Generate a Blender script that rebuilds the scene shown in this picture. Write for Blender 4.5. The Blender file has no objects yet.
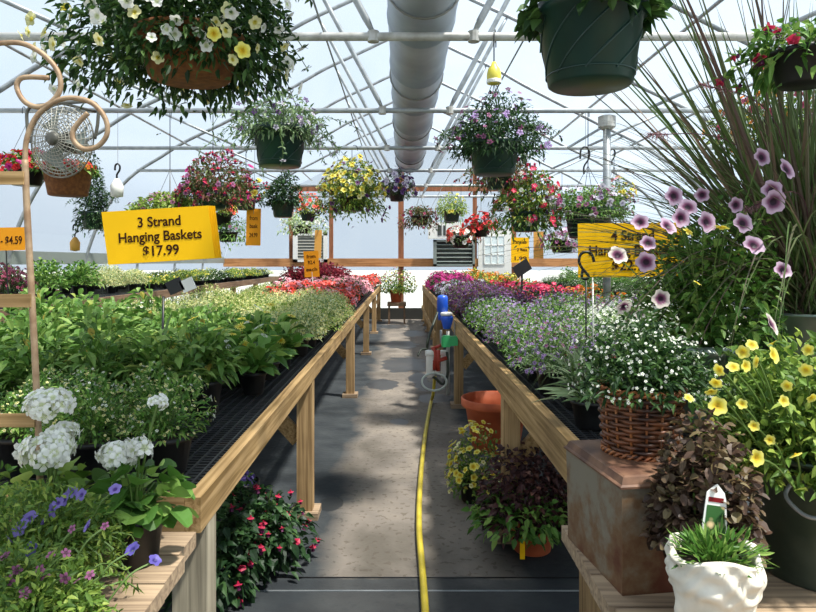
import bpy, math, random
import numpy as np
from mathutils import Vector, Matrix

# ---------------------------------------------------------------- camera, sky, sun, exposure
S = bpy.context.scene
COL = S.collection
F, CX, HY, EYE = 650.0, 401.0, 262.0, 1.45
cam = bpy.data.cameras.new('camera'); cam.sensor_width = 36; cam.lens = F/816*36
cam.shift_x = (408-CX)/816; cam.shift_y = (HY-306)/816; cam.clip_start = .05; cam.clip_end = 300
co = bpy.data.objects.new('camera', cam); co.location = (0, 0, EYE); co.rotation_euler = (math.pi/2, 0, 0)
COL.objects.link(co); S.camera = co

W = bpy.data.worlds.new('sky'); S.world = W; W.use_nodes = True
wn = W.node_tree.nodes; wl = W.node_tree.links
bg = wn['Background']
tc = wn.new('ShaderNodeTexCoord'); wnz = wn.new('ShaderNodeTexNoise'); wnz.inputs['Scale'].default_value = 2.2; wnz.inputs['Detail'].default_value = 5
wr = wn.new('ShaderNodeValToRGB')
wr.color_ramp.elements[0].position = .35; wr.color_ramp.elements[0].color = (.74, .84, .96, 1)
wr.color_ramp.elements[1].position = .62; wr.color_ramp.elements[1].color = (.84, .92, 1, 1)
wl.new(tc.outputs['Generated'], wnz.inputs['Vector']); wl.new(wnz.outputs['Fac'], wr.inputs['Fac']); wl.new(wr.outputs['Color'], bg.inputs['Color'])
bg.inputs['Strength'].default_value = .76
sl = bpy.data.lights.new('sun', 'SUN'); sl.energy = 8.6; sl.angle = math.radians(4); sl.color = (1, .95, .86)
so = bpy.data.objects.new('sun', sl); COL.objects.link(so)
so.rotation_euler = Vector((-.42, .22, -1.0)).to_track_quat('-Z', 'Y').to_euler()   # shines down, from the right and from behind the camera
S.view_settings.view_transform = 'Standard'; S.view_settings.look = 'None'
S.view_settings.gamma = 1; S.view_settings.use_curve_mapping = False
S.view_settings.exposure = 0.42

# ---------------------------------------------------------------- helpers
R = random.Random(7)
PI = math.pi
def at(px, py, d):
    return Vector(((px-CX)/F*d, d, EYE-(py-HY)/F*d))
def lin(h):
    h = h.lstrip('#'); r = []
    for i in (0, 2, 4):
        c = int(h[i:i+2], 16)/255
        r.append(c/12.92 if c <= .04045 else ((c+.055)/1.055)**2.4)
    return (*r, 1)
def mat0(name):
    m = bpy.data.materials.new(name); m.use_nodes = True
    return m, m.node_tree.nodes, m.node_tree.links, m.node_tree.nodes['Principled BSDF']
def plain(name, c, rough=.6, metal=0, noise=0, nscale=20, c2=None, bump=0, spec=.5):
    m, n, l, b = mat0(name)
    b.inputs['Roughness'].default_value = rough; b.inputs['Metallic'].default_value = metal
    b.inputs['Specular IOR Level'].default_value = spec
    b.inputs['Base Color'].default_value = lin(c)
    if c2 or bump:
        t = n.new('ShaderNodeTexCoord'); z = n.new('ShaderNodeTexNoise'); z.inputs['Scale'].default_value = nscale
        z.inputs['Detail'].default_value = 6; l.new(t.outputs['Object'], z.inputs['Vector'])
        if c2:
            r = n.new('ShaderNodeValToRGB'); r.color_ramp.elements[0].color = lin(c); r.color_ramp.elements[1].color = lin(c2)
            r.color_ramp.elements[0].position = .38; r.color_ramp.elements[1].position = .64
            l.new(z.outputs['Fac'], r.inputs['Fac']); l.new(r.outputs['Color'], b.inputs['Base Color'])
        if bump:
            u = n.new('ShaderNodeBump'); u.inputs['Strength'].default_value = bump; u.inputs['Distance'].default_value = .005
            l.new(z.outputs['Fac'], u.inputs['Height']); l.new(u.outputs['Normal'], b.inputs['Normal'])
    return m
def wood(name, c1, c2, stretch=(40, 1.2, 40), rough=.75):
    m, n, l, b = mat0(name)
    t = n.new('ShaderNodeTexCoord'); mp = n.new('ShaderNodeMapping'); mp.inputs['Scale'].default_value = stretch
    z = n.new('ShaderNodeTexNoise'); z.inputs['Scale'].default_value = 1.6; z.inputs['Detail'].default_value = 6; z.inputs['Distortion'].default_value = .6
    z2 = n.new('ShaderNodeTexNoise'); z2.inputs['Scale'].default_value = 2.5; z2.inputs['Detail'].default_value = 3
    l.new(t.outputs['Object'], mp.inputs['Vector']); l.new(mp.outputs['Vector'], z.inputs['Vector']); l.new(t.outputs['Object'], z2.inputs['Vector'])
    r = n.new('ShaderNodeValToRGB'); r.color_ramp.elements[0].color = lin(c1); r.color_ramp.elements[1].color = lin(c2)
    r.color_ramp.elements[0].position = .34; r.color_ramp.elements[1].position = .62
    l.new(z.outputs['Fac'], r.inputs['Fac'])
    mx = n.new('ShaderNodeMix'); mx.data_type = 'RGBA'; mx.blend_type = 'MULTIPLY'
    r2 = n.new('ShaderNodeValToRGB'); r2.color_ramp.elements[0].color = (.55, .53, .52, 1); r2.color_ramp.elements[1].color = (1, 1, 1, 1)
    r2.color_ramp.elements[0].position = .3; r2.color_ramp.elements[1].position = .55
    l.new(z2.outputs['Fac'], r2.inputs['Fac'])
    mx.inputs[0].default_value = .8
    l.new(r.outputs['Color'], mx.inputs[6]); l.new(r2.outputs['Color'], mx.inputs[7]); l.new(mx.outputs[2], b.inputs['Base Color'])
    b.inputs['Roughness'].default_value = rough; b.inputs['Specular IOR Level'].default_value = .25
    u = n.new('ShaderNodeBump'); u.inputs['Strength'].default_value = .4; u.inputs['Distance'].default_value = .003
    l.new(z.outputs['Fac'], u.inputs['Height']); l.new(u.outputs['Normal'], b.inputs['Normal'])
    return m
def plantmat(name, stops, attr='r', trans=.3, rough=.5, stops_t=None, spec=.35):
    """stops: colours over the per-leaf random attribute r; stops_t: colours from flower centre (0) to rim (1)"""
    m, n, l, b = mat0(name)
    def ramp(a, st):
        at_ = n.new('ShaderNodeAttribute'); at_.attribute_name = a
        r = n.new('ShaderNodeValToRGB'); e = r.color_ramp.elements
        while len(e) < len(st): e.new(.5)
        for i, (p, c) in enumerate(st): e[i].position = p; e[i].color = lin(c)
        l.new(at_.outputs['Fac'], r.inputs['Fac']); return r.outputs['Color']
    col = ramp('r', stops)
    if stops_t:
        ct = ramp('t', stops_t)
        mx = n.new('ShaderNodeMix'); mx.data_type = 'RGBA'; mx.blend_type = 'MULTIPLY'; mx.inputs[0].default_value = 1
        l.new(ct, mx.inputs[6]); l.new(col, mx.inputs[7]); col = mx.outputs[2]
    l.new(col, b.inputs['Base Color']); b.inputs['Roughness'].default_value = rough; b.inputs['Specular IOR Level'].default_value = spec
    tr = n.new('ShaderNodeBsdfTranslucent'); ms = n.new('ShaderNodeMixShader'); ms.inputs[0].default_value = trans
    l.new(col, tr.inputs['Color']); l.new(b.outputs[0], ms.inputs[1]); l.new(tr.outputs[0], ms.inputs[2])
    l.new(ms.outputs[0], n['Material Output'].inputs['Surface'])
    return m

class MB:
    """collects polygons of one mesh; each vertex carries t and r"""
    def __init__(s): s.v = []; s.f = []; s.t = []; s.r = []; s.n = 0
    def add(s, V, Fc, T=None, Rr=None):
        V = np.asarray(V, float).reshape(-1, 3); k = len(V)
        s.v.append(V); s.t.append(np.zeros(k) if T is None else np.asarray(T, float)); s.r.append(np.zeros(k) if Rr is None else np.asarray(Rr, float))
        if isinstance(Fc, np.ndarray): s.f.append(Fc+s.n)
        else:
            by = {}
            for q in Fc: by.setdefault(len(q), []).append(q)
            for q in by.values(): s.f.append(np.array(q)+s.n)
        s.n += k
    def box(s, a, b):
        x0, y0, z0 = [min(p, q) for p, q in zip(a, b)]; x1, y1, z1 = [max(p, q) for p, q in zip(a, b)]
        s.add([(x0,y0,z0),(x1,y0,z0),(x1,y1,z0),(x0,y1,z0),(x0,y0,z1),(x1,y0,z1),(x1,y1,z1),(x0,y1,z1)],
              [(0,3,2,1),(4,5,6,7),(0,1,5,4),(1,2,6,5),(2,3,7,6),(3,0,4,7)])
    def obox(s, c, ax, ay, az):
        c, ax, ay, az = map(Vector, (c, ax, ay, az)); P = []
        for k in (-1, 1):
            for i, j in ((-1,-1),(1,-1),(1,1),(-1,1)): P.append(c+ax*i+ay*j+az*k)
        s.add(P, [(0,3,2,1),(4,5,6,7),(0,1,5,4),(1,2,6,5),(2,3,7,6),(3,0,4,7)])
    def bar(s, p, q, w, h):
        """a rectangular bar from p to q"""
        p, q = Vector(p), Vector(q); d = (q-p); L = d.length; d.normalize()
        u = Vector((0,0,1)) if abs(d.z) < .95 else Vector((0,1,0))
        a = d.cross(u).normalized(); b = a.cross(d).normalized()
        s.obox((p+q)/2, d*L/2, a*w/2, b*h/2)
    def tube(s, pts, r, n=8, cap=True):
        P = [Vector(p) for p in pts]; m = len(P); rr = r if hasattr(r, '__len__') else [r]*m
        V = []; up = None
        for i in range(m):
            d = (P[min(i+1, m-1)]-P[max(i-1, 0)]).normalized()
            if up is None:
                up = Vector((0,0,1)) if abs(d.z) < .9 else Vector((1,0,0))
            a = d.cross(up)
            if a.length < 1e-4: a = d.orthogonal()
            a.normalize(); up = a.cross(d).normalized()
            for k in range(n):
                t = 2*PI*k/n; V.append(P[i]+(a*math.cos(t)+up*math.sin(t))*rr[i])
        Fc = [(i*n+k, i*n+(k+1) % n, (i+1)*n+(k+1) % n, (i+1)*n+k) for i in range(m-1) for k in range(n)]
        if cap: Fc += [tuple(range(n))[::-1], tuple((m-1)*n+k for k in range(n))]
        s.add([tuple(v) for v in V], Fc)
    def lathe(s, prof, c=(0,0,0), n=24, wob=None):
        V = []
        for (r, z) in prof:
            for k in range(n):
                t = 2*PI*k/n; q = r*(1 if wob is None else wob(t, z)); V.append((c[0]+q*math.cos(t), c[1]+q*math.sin(t), c[2]+z))
        m = len(prof)
        Fc = [(i*n+k, i*n+(k+1) % n, (i+1)*n+(k+1) % n, (i+1)*n+k) for i in range(m-1) for k in range(n)]
        Fc += [tuple(range(n))[::-1], tuple((m-1)*n+k for k in range(n))]
        s.add(V, Fc)
    def mesh(s, name, m, smooth=False):
        me = bpy.data.meshes.new(name)
        V = np.concatenate(s.v); me.vertices.add(len(V)); me.vertices.foreach_set('co', V.astype(np.float32).ravel())
        loops = np.concatenate([f.ravel() for f in s.f]); tot = np.concatenate([np.full(len(f), f.shape[1]) for f in s.f])
        st = np.concatenate([[0], np.cumsum(tot)[:-1]])
        me.loops.add(len(loops)); me.loops.foreach_set('vertex_index', loops.astype(np.int32))
        me.polygons.add(len(tot)); me.polygons.foreach_set('loop_start', st.astype(np.int32))
        me.polygons.foreach_set('use_smooth', np.full(len(tot), smooth))
        T = np.concatenate(s.t); Q = np.concatenate(s.r)
        if T.any() or Q.any():
            for nm, A in (('t', T), ('r', Q)):
                a = me.attributes.new(nm, 'FLOAT', 'POINT'); a.data.foreach_set('value', A.astype(np.float32))
        me.materials.append(m); me.update(calc_edges=True); me.validate()
        return me
    def build(s, name, m, parent=None, smooth=False):
        return link(name, s.mesh(name, m, smooth), parent)
def link(name, me, parent=None, loc=None, rot=None, scale=None):
    o = bpy.data.objects.new(name, me); COL.objects.link(o); o.parent = parent
    if loc is not None: o.location = loc
    if rot is not None: o.rotation_euler = rot
    if scale is not None: o.scale = scale if hasattr(scale, '__len__') else (scale,)*3
    return o
def tag(o, label, cat, group=None, kind=None):
    if label: o['label'] = label
    if cat: o['category'] = cat
    if group: o['group'] = group
    if kind: o['kind'] = kind
    return o
def empty(name, loc, rz=0, label=None, cat=None, group=None):
    o = bpy.data.objects.new(name, None); COL.objects.link(o); o.location = loc; o.rotation_euler = (0, 0, rz); o.empty_display_size = .05
    return tag(o, label, cat, group)
def copy_tree(o, loc, rz, label=None):
    c = o.copy(); COL.objects.link(c); c.location = loc; c.rotation_euler = (0, 0, rz)
    if label: c['label'] = label
    for ch in KIDS.get(o.name, []):
        d = ch.copy(); COL.objects.link(d); d.parent = c
    return c
KIDS = {}
def struct(name, mb, m, parent=None, smooth=False):
    o = mb.build(name, m, parent, smooth); o['kind'] = 'structure'; return o
def catmull(P, k=6):
    P = [Vector(p) for p in P]; out = []
    for i in range(len(P)-1):
        a, b, c, d = P[max(i-1, 0)], P[i], P[i+1], P[min(i+2, len(P)-1)]
        for j in range(k):
            t = j/k; out.append(.5*((2*b)+(c-a)*t+(2*a-5*b+4*c-d)*t*t+(3*b-a-3*c+d)*t**3))
    return out+[P[-1]]

# ---------------------------------------------------------------- plant geometry
def unit(a): return a/np.maximum(np.linalg.norm(a, axis=-1, keepdims=True), 1e-9)
def leaves(mb, P, D, L, Wd, rng, prof=(.12, 1, .75, .04), droop=.25, fold=.18, rr=None):
    n = len(P); D = unit(D); K = len(prof)
    up = np.tile([0, 0, 1.0], (n, 1))+rng.normal(0, .35, (n, 3)); Sd = unit(np.cross(D, up)); N = unit(np.cross(Sd, D))
    s = np.linspace(0, 1, K)
    L = np.broadcast_to(L, n)*rng.uniform(.7, 1.25, n); Wd = np.broadcast_to(Wd, n)*rng.uniform(.75, 1.2, n)
    C = P[:, None]+D[:, None]*(L[:, None]*s)[..., None]+np.array([0, 0, -1.0])*((droop*L)[:, None]*s**2)[..., None]
    hw = (Wd/2)[:, None]*np.array(prof)
    side = Sd[:, None]*hw[..., None]; lift = N[:, None]*(hw*fold*2)[..., None]
    V = np.stack([C-side+lift, C, C+side+lift], axis=2).reshape(-1, 3)
    b = np.arange(n)[:, None, None]*(3*K)+np.arange(K-1)[None, :, None]*3+np.arange(2)[None, None, :]
    b = b.ravel(); Fc = np.stack([b, b+1, b+4, b+3], 1)
    q = rng.uniform(.02, 1, n) if rr is None else rr
    mb.add(V, Fc, np.tile(np.repeat(s, 3), n), np.repeat(q, 3*K))
def flower_tpl(kind):
    """unit flower facing +z, radius 1"""
    if kind == 'trumpet':       # petunia, calibrachoa
        n = 15; V = [(0, 0, -.35)]; T = [0]
        for k in range(n):
            a = 2*PI*k/n; V.append((.28*math.cos(a), .28*math.sin(a), -.1)); T.append(.35)
        for k in range(n):
            a = 2*PI*k/n; r, z = ((.8, .1), (1, .02), (1, .02))[k % 3]; V.append((r*math.cos(a), r*math.sin(a), z)); T.append(1 if k % 3 else .9)
        Fc = [(0, 1+k, 1+(k+1) % n) for k in range(n)]+[(1+k, 1+n+k, 1+n+(k+1) % n, 1+(k+1) % n) for k in range(n)]
    elif kind == 'five':        # five separate petals
        V = []; T = []; Fc = []
        for k in range(5):
            a = 2*PI*k/5; b = len(V)
            for (r, w, z) in ((.05, .02, 0), (.6, .36, .12), (1, .2, .05)):
                for sgn in (-1, 1):
                    V.append((r*math.cos(a)-sgn*w*math.sin(a), r*math.sin(a)+sgn*w*math.cos(a), z)); T.append(r)
            Fc += [(b, b+2, b+3, b+1), (b+2, b+4, b+5, b+3)]
    elif kind == 'tiny':        # two crossed little petals pairs
        V = []; T = []; Fc = []
        for k in range(3):
            a = PI*k/3; b = len(V); c, s_ = math.cos(a), math.sin(a)
            V += [(c, s_, .2), (-.3*s_, .3*c, 0), (-c, -s_, .2), (.3*s_, -.3*c, 0)]; T += [1, .5, 1, .5]; Fc += [(b, b+1, b+2, b+3)]
    elif kind == 'bell':        # drooping fuchsia
        V = []; T = []; Fc = []
        for i, (r, z) in enumerate(((.12, 1), (.3, .5), (.95, .25), (.35, .1), (.5, -.7))):
            for k in range(5):
                a = 2*PI*k/5+i*.3; V.append((r*math.cos(a), r*math.sin(a), z)); T.append(i/4)
        Fc = [(i*5+k, i*5+(k+1) % 5, i*5+5+(k+1) % 5, i*5+5+k) for i in (0, 1, 3) for k in range(5)]
    elif kind == 'daisy':
        V = []; T = []; Fc = []
        for k in range(14):
            a = 2*PI*k/14; b = len(V); c, s_ = math.cos(a), math.sin(a)
            V += [(.15*c, .15*s_, .05), (.7*c-.11*s_, .7*s_+.11*c, .1), (c, s_, 0), (.7*c+.11*s_, .7*s_-.11*c, .1)]; T += [.3, .8, 1, .8]; Fc += [(b, b+1, b+2, b+3)]
        b = len(V); V += [(.25*math.cos(2*PI*k/8), .25*math.sin(2*PI*k/8), .12) for k in range(8)]+[(0, 0, .2)]; T += [0]*9
        Fc += [(b+k, b+(k+1) % 8, b+8) for k in range(8)]
    return np.array(V, float), Fc, np.array(T, float)
TPL = {k: flower_tpl(k) for k in ('trumpet', 'five', 'tiny', 'bell', 'daisy')}
def scatter(mb, kind, P, N, size, rng):
    V, Fc, T = TPL[kind]; n = len(P); k = len(V)
    Z = unit(N); X = unit(np.cross(Z, rng.normal(0, 1, (n, 3)))); Y = np.cross(Z, X)
    s = (np.broadcast_to(size, n)*rng.uniform(.75, 1.2, n))[:, None, None]
    M = V[None, :, 0, None]*X[:, None]+V[None, :, 1, None]*Y[:, None]+V[None, :, 2, None]*Z[:, None]
    A = (P[:, None]+M*s).reshape(-1, 3); q = np.repeat(rng.uniform(.02, 1, n), k)
    by = {}
    for f in Fc: by.setdefault(len(f), []).append(f)
    off = (np.arange(n)*k)[:, None, None]
    first = True; base = mb.n
    mb.v.append(A); mb.t.append(np.tile(T, n)); mb.r.append(q)
    for f in by.values(): mb.f.append((np.array(f)[None]+off).reshape(-1, len(f[0]))+base)
    mb.n += len(A)
def lobes(rng, k=5, amp=.22):
    A = rng.normal(0, 1, (k, 3)); A = unit(A)*rng.uniform(1.5, 3.5, (k, 1)); ph = rng.uniform(0, 6.28, k)
    return lambda D: 1+amp*np.mean(np.sin(D@A.T+ph), axis=1)*2
def dirs(rng, n, zlo=-.15):
    z = rng.uniform(zlo, 1, n); a = rng.uniform(0, 2*PI, n); r = np.sqrt(1-z*z)
    return np.stack([r*np.cos(a), r*np.sin(a), z], 1)
def green(name, *cs, **k): return plantmat(name, [(0, cs[0]), (.55, cs[1]), (1, cs[2])], **k)
M = {}
M['leaf_mid'] = green('leaf_mid', '#34561f', '#5c8a38', '#94b058')
M['leaf_dark'] = green('leaf_dark', '#1c3418', '#335428', '#58773a')
M['leaf_deep'] = green('leaf_deep', '#182e1a', '#2b4a28', '#496a3a')
M['leaf_lime'] = green('leaf_lime', '#52742c', '#87a044', '#b4c468')
M['leaf_yellow'] = plantmat('leaf_yellow', [(0, '#3a5c20'), (.6, '#628434'), (.9, '#93a047'), (.97, '#b8a040'), (1, '#c08c34')])
M['leaf_tall'] = plantmat('leaf_tall', [(0, '#3c5e26'), (.45, '#628a3a'), (.93, '#98b460'), (.98, '#a8b458'), (.995, '#b8a44a'), (1, '#c09a48')], trans=.35)
M['leaf_pale'] = green('leaf_pale', '#6c8c4c', '#a4b878', '#dfe6c4')
M['leaf_grey'] = green('leaf_grey', '#46603c', '#74905f', '#a4b48e')
M['leaf_purple'] = green('leaf_purple', '#2b1a1e', '#4a2c2e', '#6e4a40')
M['leaf_brown'] = green('leaf_brown', '#3a2c24', '#5e483a', '#7c6e4c')
M['leaf_burgundy'] = green('leaf_burgundy', '#4a1420', '#7c2032', '#a63c46')
M['leaf_redgreen'] = plantmat('leaf_redgreen', [(0, '#3a4a26'), (.5, '#5c6e38'), (.8, '#7c5a44'), (1, '#8a3a44')])
M['grass'] = plantmat('grass_blade', [(0, '#46602c'), (.55, '#5a6a40'), (.85, '#5c4844'), (1, '#84705c')], trans=.15)
M['leaf_fresh'] = green('leaf_fresh', '#40602280'[:7], '#6c8c38', '#a2b250')
M['stem'] = plain('green_stem', '#5a7434'); M['stem_brown'] = plain('brown_stem', '#5c4630')
W1 = [(0, '#e6e6e6'), (1, '#ffffff')]
def petal(name, centre, rim, mid=None, var=W1, **k):
    M[name] = plantmat(name, var, stops_t=[(.3, centre), (.52, mid or rim), (.8, rim)], **k)
petal('p_white', '#d8e0b0', '#fbfbf4'); petal('p_yellow', '#dcb424', '#f8f07c', '#f2dc40'); petal('p_paleyellow', '#cfc040', '#f0ecb0')
petal('p_purple', '#5c3c98', '#9a86d8'); petal('p_pinkvein', '#2c0c28', '#dcbcd4', '#84486c'); petal('p_creamvein', '#3a1030', '#ece0d4', '#8a5070')
petal('p_coral', '#d04038', '#fc7468', var=[(0, '#ffffff'), (.6, '#ffe8e0'), (1, '#ffd0c4')])
petal('p_pink', '#e07890', '#fcb8c4'); petal('p_magenta', '#8c1060', '#d0388c'); petal('p_red', '#a01820', '#e03438')
petal('p_hotmix', '#f0c0d0', '#d83068', '#e04c7c', var=[(0, '#ffffff'), (.5, '#ffc8c8'), (.8, '#ff9c9c'), (1, '#ffffff')])
petal('p_violet', '#4a2454', '#7e4a80', var=[(0, '#ffffff'), (1, '#b0a0b0')]); petal('p_lilac', '#7c589c', '#b494cc'); petal('p_lavender', '#9c90b0', '#e4dcec')
petal('p_orange', '#b05010', '#f09030'); petal('p_fuchsia', '#c02048', '#6c2458', '#e04468'); petal('p_mauve', '#80406c', '#b46c98')
petal('p_dusty', '#802c4c', '#c86480', '#a84460'); petal('p_deeppurple', '#301440', '#5c3474'); petal('p_blue', '#3c3480', '#6c60b8')
M['pot_black'] = plain('black_plastic', '#121315', .45); M['pot_green'] = plain('green_plastic', '#14302a', .38, c2='#1a3a32', nscale=6)
M['terra'] = plain('terracotta', '#b4532f', .65, c2='#c4623a', nscale=8); M['soil'] = plain('potting_soil', '#2b211a', .95, c2='#3e3026', nscale=60, bump=.8)
M['coir'] = plain('coir_liner', '#6e4426', .9, c2='#8c5a30', nscale=40, bump=.8); M['wire'] = plain('hanger_wire', '#8c8c88', .4, .6); M['hook'] = plain('black_hook', '#15171a', .4)

def pot_mesh(r, h, m, key, ribs=False, taper=.78, n=28):
    mb = MB(); rb = r*taper
    prof = [(0.001, .0), (rb*.93, 0), (rb, .006), (r*.965, h*.86), (r*1.05, h*.87), (r*1.06, h), (r*.99, h), (r*.95, h*.85), (r*.93, h*.84)]
    mb.lathe(prof, n=n)
    if ribs:
        for k in range(9):            # spiral grooves pressed into hanging pots
            P = []
            for j in range(9):
                s = j/8; z = h*(.1+.72*s); q = (rb+(r*.965-rb)*(z/(h*.86)))*1.003; a = k*2*PI/9+s*1.25; P.append((q*math.cos(a), q*math.sin(a), z))
            mb.tube(P, r*.018, 4, False)
        mb.lathe([(rb*1.02, h*.12), (rb*1.06, h*.12), (rb*1.06, h*.135), (rb*1.02, h*.135)], n=n)
    return mb.mesh('pot', m, True)
def soil_mesh(r, z, key='soil'):
    mb = MB(); mb.lathe([(r*.94, z-.012), (r*.94, z), (0.001, z+.006)], n=16); return mb.mesh('soil', M['soil'], True)

def plant_meshes(sp, seed):
    """meshes of one kind of plant; the soil surface is at z=0, r = pot radius"""
    rng = np.random.default_rng(seed); out = {}
    Rr, H, n = sp['R'], sp['H'], sp['n']; r = sp.get('pot', (.06, .1))[0]
    lob = lobes(rng, amp=sp.get('amp', .25)); zlo = sp.get('zlo', 0.0); trail = sp.get('trail', 0)
    D = dirs(rng, n, zlo); u = rng.uniform(0, 1, n)**sp.get('fill', .45)
    rad = lob(D)*u
    P = D*rad[:, None]*np.array([Rr, Rr, H]); 
    if trail:
        low = D[:, 2] < .15
        P[low, 2] -= np.abs(rng.normal(0, trail*.5, low.sum()))
        h = np.hypot(P[:, 0], P[:, 1]); bad = (P[:, 2] < .01) & (h < r*1.08)
        f = np.where(bad, r*1.1/np.maximum(h, 1e-4), 1); P[:, 0] *= f; P[:, 1] *= f
    else:
        P[:, 2] = np.maximum(P[:, 2], .01)
    dr = unit(P/np.array([Rr, Rr, H]))+rng.normal(0, sp.get('mess', .5), (n, 3)); dr[:, 2] -= sp.get('hang', 0)
    mb = MB(); leaves(mb, P, dr, sp['L'], sp['W'], rng, sp.get('prof', (.12, 1, .75, .04)), sp.get('droop', .25))
    # vines and stems
    vs = sp.get('vines', 0); ms = MB()
    for k in range(vs):
        a = rng.uniform(0, 2*PI); ln = rng.uniform(.5, 1)*sp.get('vlen', .3); sg = rng.uniform(-.9, .5) if trail else rng.uniform(.1, .9)
        p = np.array([math.cos(a)*Rr*.6, math.sin(a)*Rr*.6, H*.3]); d = np.array([math.cos(a), math.sin(a), .6+sg]); pts = [p.copy()]
        for j in range(8):
            d = d+rng.normal(0, .18, 3)+np.array([0, 0, -.22 if trail else -.1]); p = p+unit(d)*ln/8; pts.append(p.copy())
        pts = np.array(pts); ms.tube(pts, .0016, 3, False)
        q = np.repeat(pts[2:], 3, axis=0); leaves(mb, q, rng.normal(0, 1, q.shape), sp['L']*.8, sp['W']*.8, rng, droop=.2)
        if sp.get('bl') and rng.uniform() < .7: sp.setdefault('_tips', []).append((pts[-1], unit(d)))
    for k in range(sp.get('stems', 14)):
        d = dirs(rng, 1, max(zlo, .05))[0]; e = d*np.array([Rr, Rr, H])*.85
        b = np.array([d[0], d[1], 0])*r*.4; ms.tube([b, (b+e)/2+np.array([0, 0, H*.12]), e], sp.get('sr', .002), 4, False)
    out['foliage'] = mb.mesh('foliage', M[sp['leaf']])
    out['stems'] = ms.mesh('stems', M[sp.get('stemmat', 'stem')])
    tips = sp.pop('_tips', [])
    for i, b in enumerate(sp.get('bl', [])):
        kind, cnt, size, mt = b[:4]; lift = b[4] if len(b) > 4 else 1.02; zl = b[5] if len(b) > 5 else max(zlo, -.1)
        fb = MB(); D = dirs(rng, cnt, zl); Pb = D*(lob(D)*lift*rng.uniform(.86, 1.06, cnt))[:, None]*np.array([Rr, Rr, H])
        if trail:
            lw = D[:, 2] < .1; Pb[lw, 2] -= np.abs(rng.normal(0, trail*.35, lw.sum()))
        else: Pb[:, 2] = np.maximum(Pb[:, 2], .02)
        N = D+rng.normal(0, .35, (cnt, 3))
        if kind == 'bell': N = np.array([0, 0, 1.0])+rng.normal(0, .2, (cnt, 3))
        clus = sp.get('cluster', 0)
        if clus:            # round flower heads made of many florets
            Dc = dirs(rng, cnt*clus, -.4); Pb = np.repeat(Pb, clus, 0)+Dc*sp['crad']; N = Dc+rng.normal(0, .2, Dc.shape)
        if tips and i == 0:
            Pb = np.vstack([Pb, [t[0] for t in tips]]); N = np.vstack([N, [t[1] for t in tips]])
        scatter(fb, kind, Pb, N, size, rng)
        out['blossoms' if i == 0 else ('second_blossoms' if i == 1 else 'third_blossoms')] = fb.mesh('blossoms', M[mt])
    return out
POTM = {}
def pot_for(kind, r, h):
    k = (kind, round(r, 3), round(h, 3))
    if k not in POTM:
        POTM[k] = (pot_mesh(r, h, M[kind], k, ribs=(kind == 'pot_green'), n=20 if r < .1 else 32), soil_mesh(r, h*.9))
    return POTM[k]
def plant(name, sp, seed, loc, rz, label, cat, group=None, mesh=None, scale=1, hang=None, potname='pot'):
    """a potted plant: pot > soil, stems, foliage, blossoms. loc is the base of the pot"""
    r, h, pk = sp['pot']; t = empty(name, loc, rz, label, cat, group); t.scale = (scale,)*3
    kids = []
    pm, sm = pot_for(pk, r, h)
    p = link(potname, pm, t); kids.append(p)
    kids.append(link('soil', sm, t))
    ms = mesh or plant_meshes(dict(sp), seed)
    for k, me in ms.items():
        o = link('blossoms' if 'bloss' in k else k, me, t, (0, 0, h*.9)); kids.append(o)
        if 'bloss' in k or k == 'foliage': o['kind'] = 'stuff'
    KIDS[t.name] = kids
    return t
# ---------------------------------------------------------------- other materials
M['pine'] = wood('pine_lumber', '#866a40', '#b8986a'); M['pine_x'] = wood('pine_lumber_across', '#866a40', '#b8986a', (1.2, 40, 40)); M['pine_z'] = wood('pine_post', '#8c704c', '#bc9c70', (40, 40, 1.2))
M['grey_z'] = wood('weathered_post', '#8c8472', '#b8ae98', (40, 40, 1.2)); M['old_x'] = wood('weathered_plank', '#84705c', '#b49c80', (1.2, 40, 40)); M['old_y'] = wood('weathered_board', '#8c7a64', '#c2ac8c')
M['frame_x'] = wood('framing_rail', '#a06c40', '#c89060', (1.2, 40, 40)); M['frame_z'] = wood('framing_post', '#7c4c34', '#9c6648', (40, 40, 1.2)); M['dark_wood'] = wood('tall_bench_wood', '#6e5644', '#8a7058')
M['galv'] = plain('galvanised_pipe', '#a2a6a8', .45, .3, c2='#888e92', nscale=12); M['pipe_white'] = plain('white_pipe', '#bcbcb8', .5, .1, c2='#a09e98', nscale=14)
M['duct'] = plain('duct_metal', '#98a2ae', .5, .15, c2='#868f9c', nscale=3); M['mesh_black'] = plain('black_bench_mesh', '#2b2d30', .35)
M['white_paint'] = plain('white_paint', '#e6e4de', .5); M['dark_gap'] = plain('dark_metal', '#3c403e', .6); M['louver'] = plain('louver_metal', '#8c948e', .45, .4)
M['glass_w'] = plain('milky_pane', '#dbe6e6', .25)
M['sign_y'] = plain('yellow_card', '#fdc40a', .55, spec=.2); M['sign_o'] = plain('orange_card', '#e8981c', .6, spec=.2); M['sign_t'] = plain('tan_card', '#d8a048', .6); M['ink'] = plain('dark_ink', '#3a1c10', .6, spec=.1)
M['blue'] = plain('blue_plastic', '#2458c8', .35); M['white_pl'] = plain('white_plastic', '#eceae4', .4); M['green_pl'] = plain('green_tray', '#3cb46c', .4); M['red_v'] = plain('red_valve', '#a83828', .45)
M['hose_y'] = plain('yellow_hose', '#c8b43c', .45, c2='#b4a030', nscale=9); M['hose_w'] = plain('white_hose', '#c4ccc4', .4); M['hose_b'] = plain('dark_hose', '#2c3428', .5)
M['rust'] = plain('rusted_scroll_rod', '#b09678', .55, .2, c2='#94765a', nscale=30, bump=.5)
M['zinc'] = plain('zinc_bucket', '#7c8c84', .35, .75, c2='#a0aca4', nscale=7)
M['bucket'] = plain('weathered_zinc', '#4c5c52', .32, .8, c2='#74827a', nscale=5)
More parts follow.
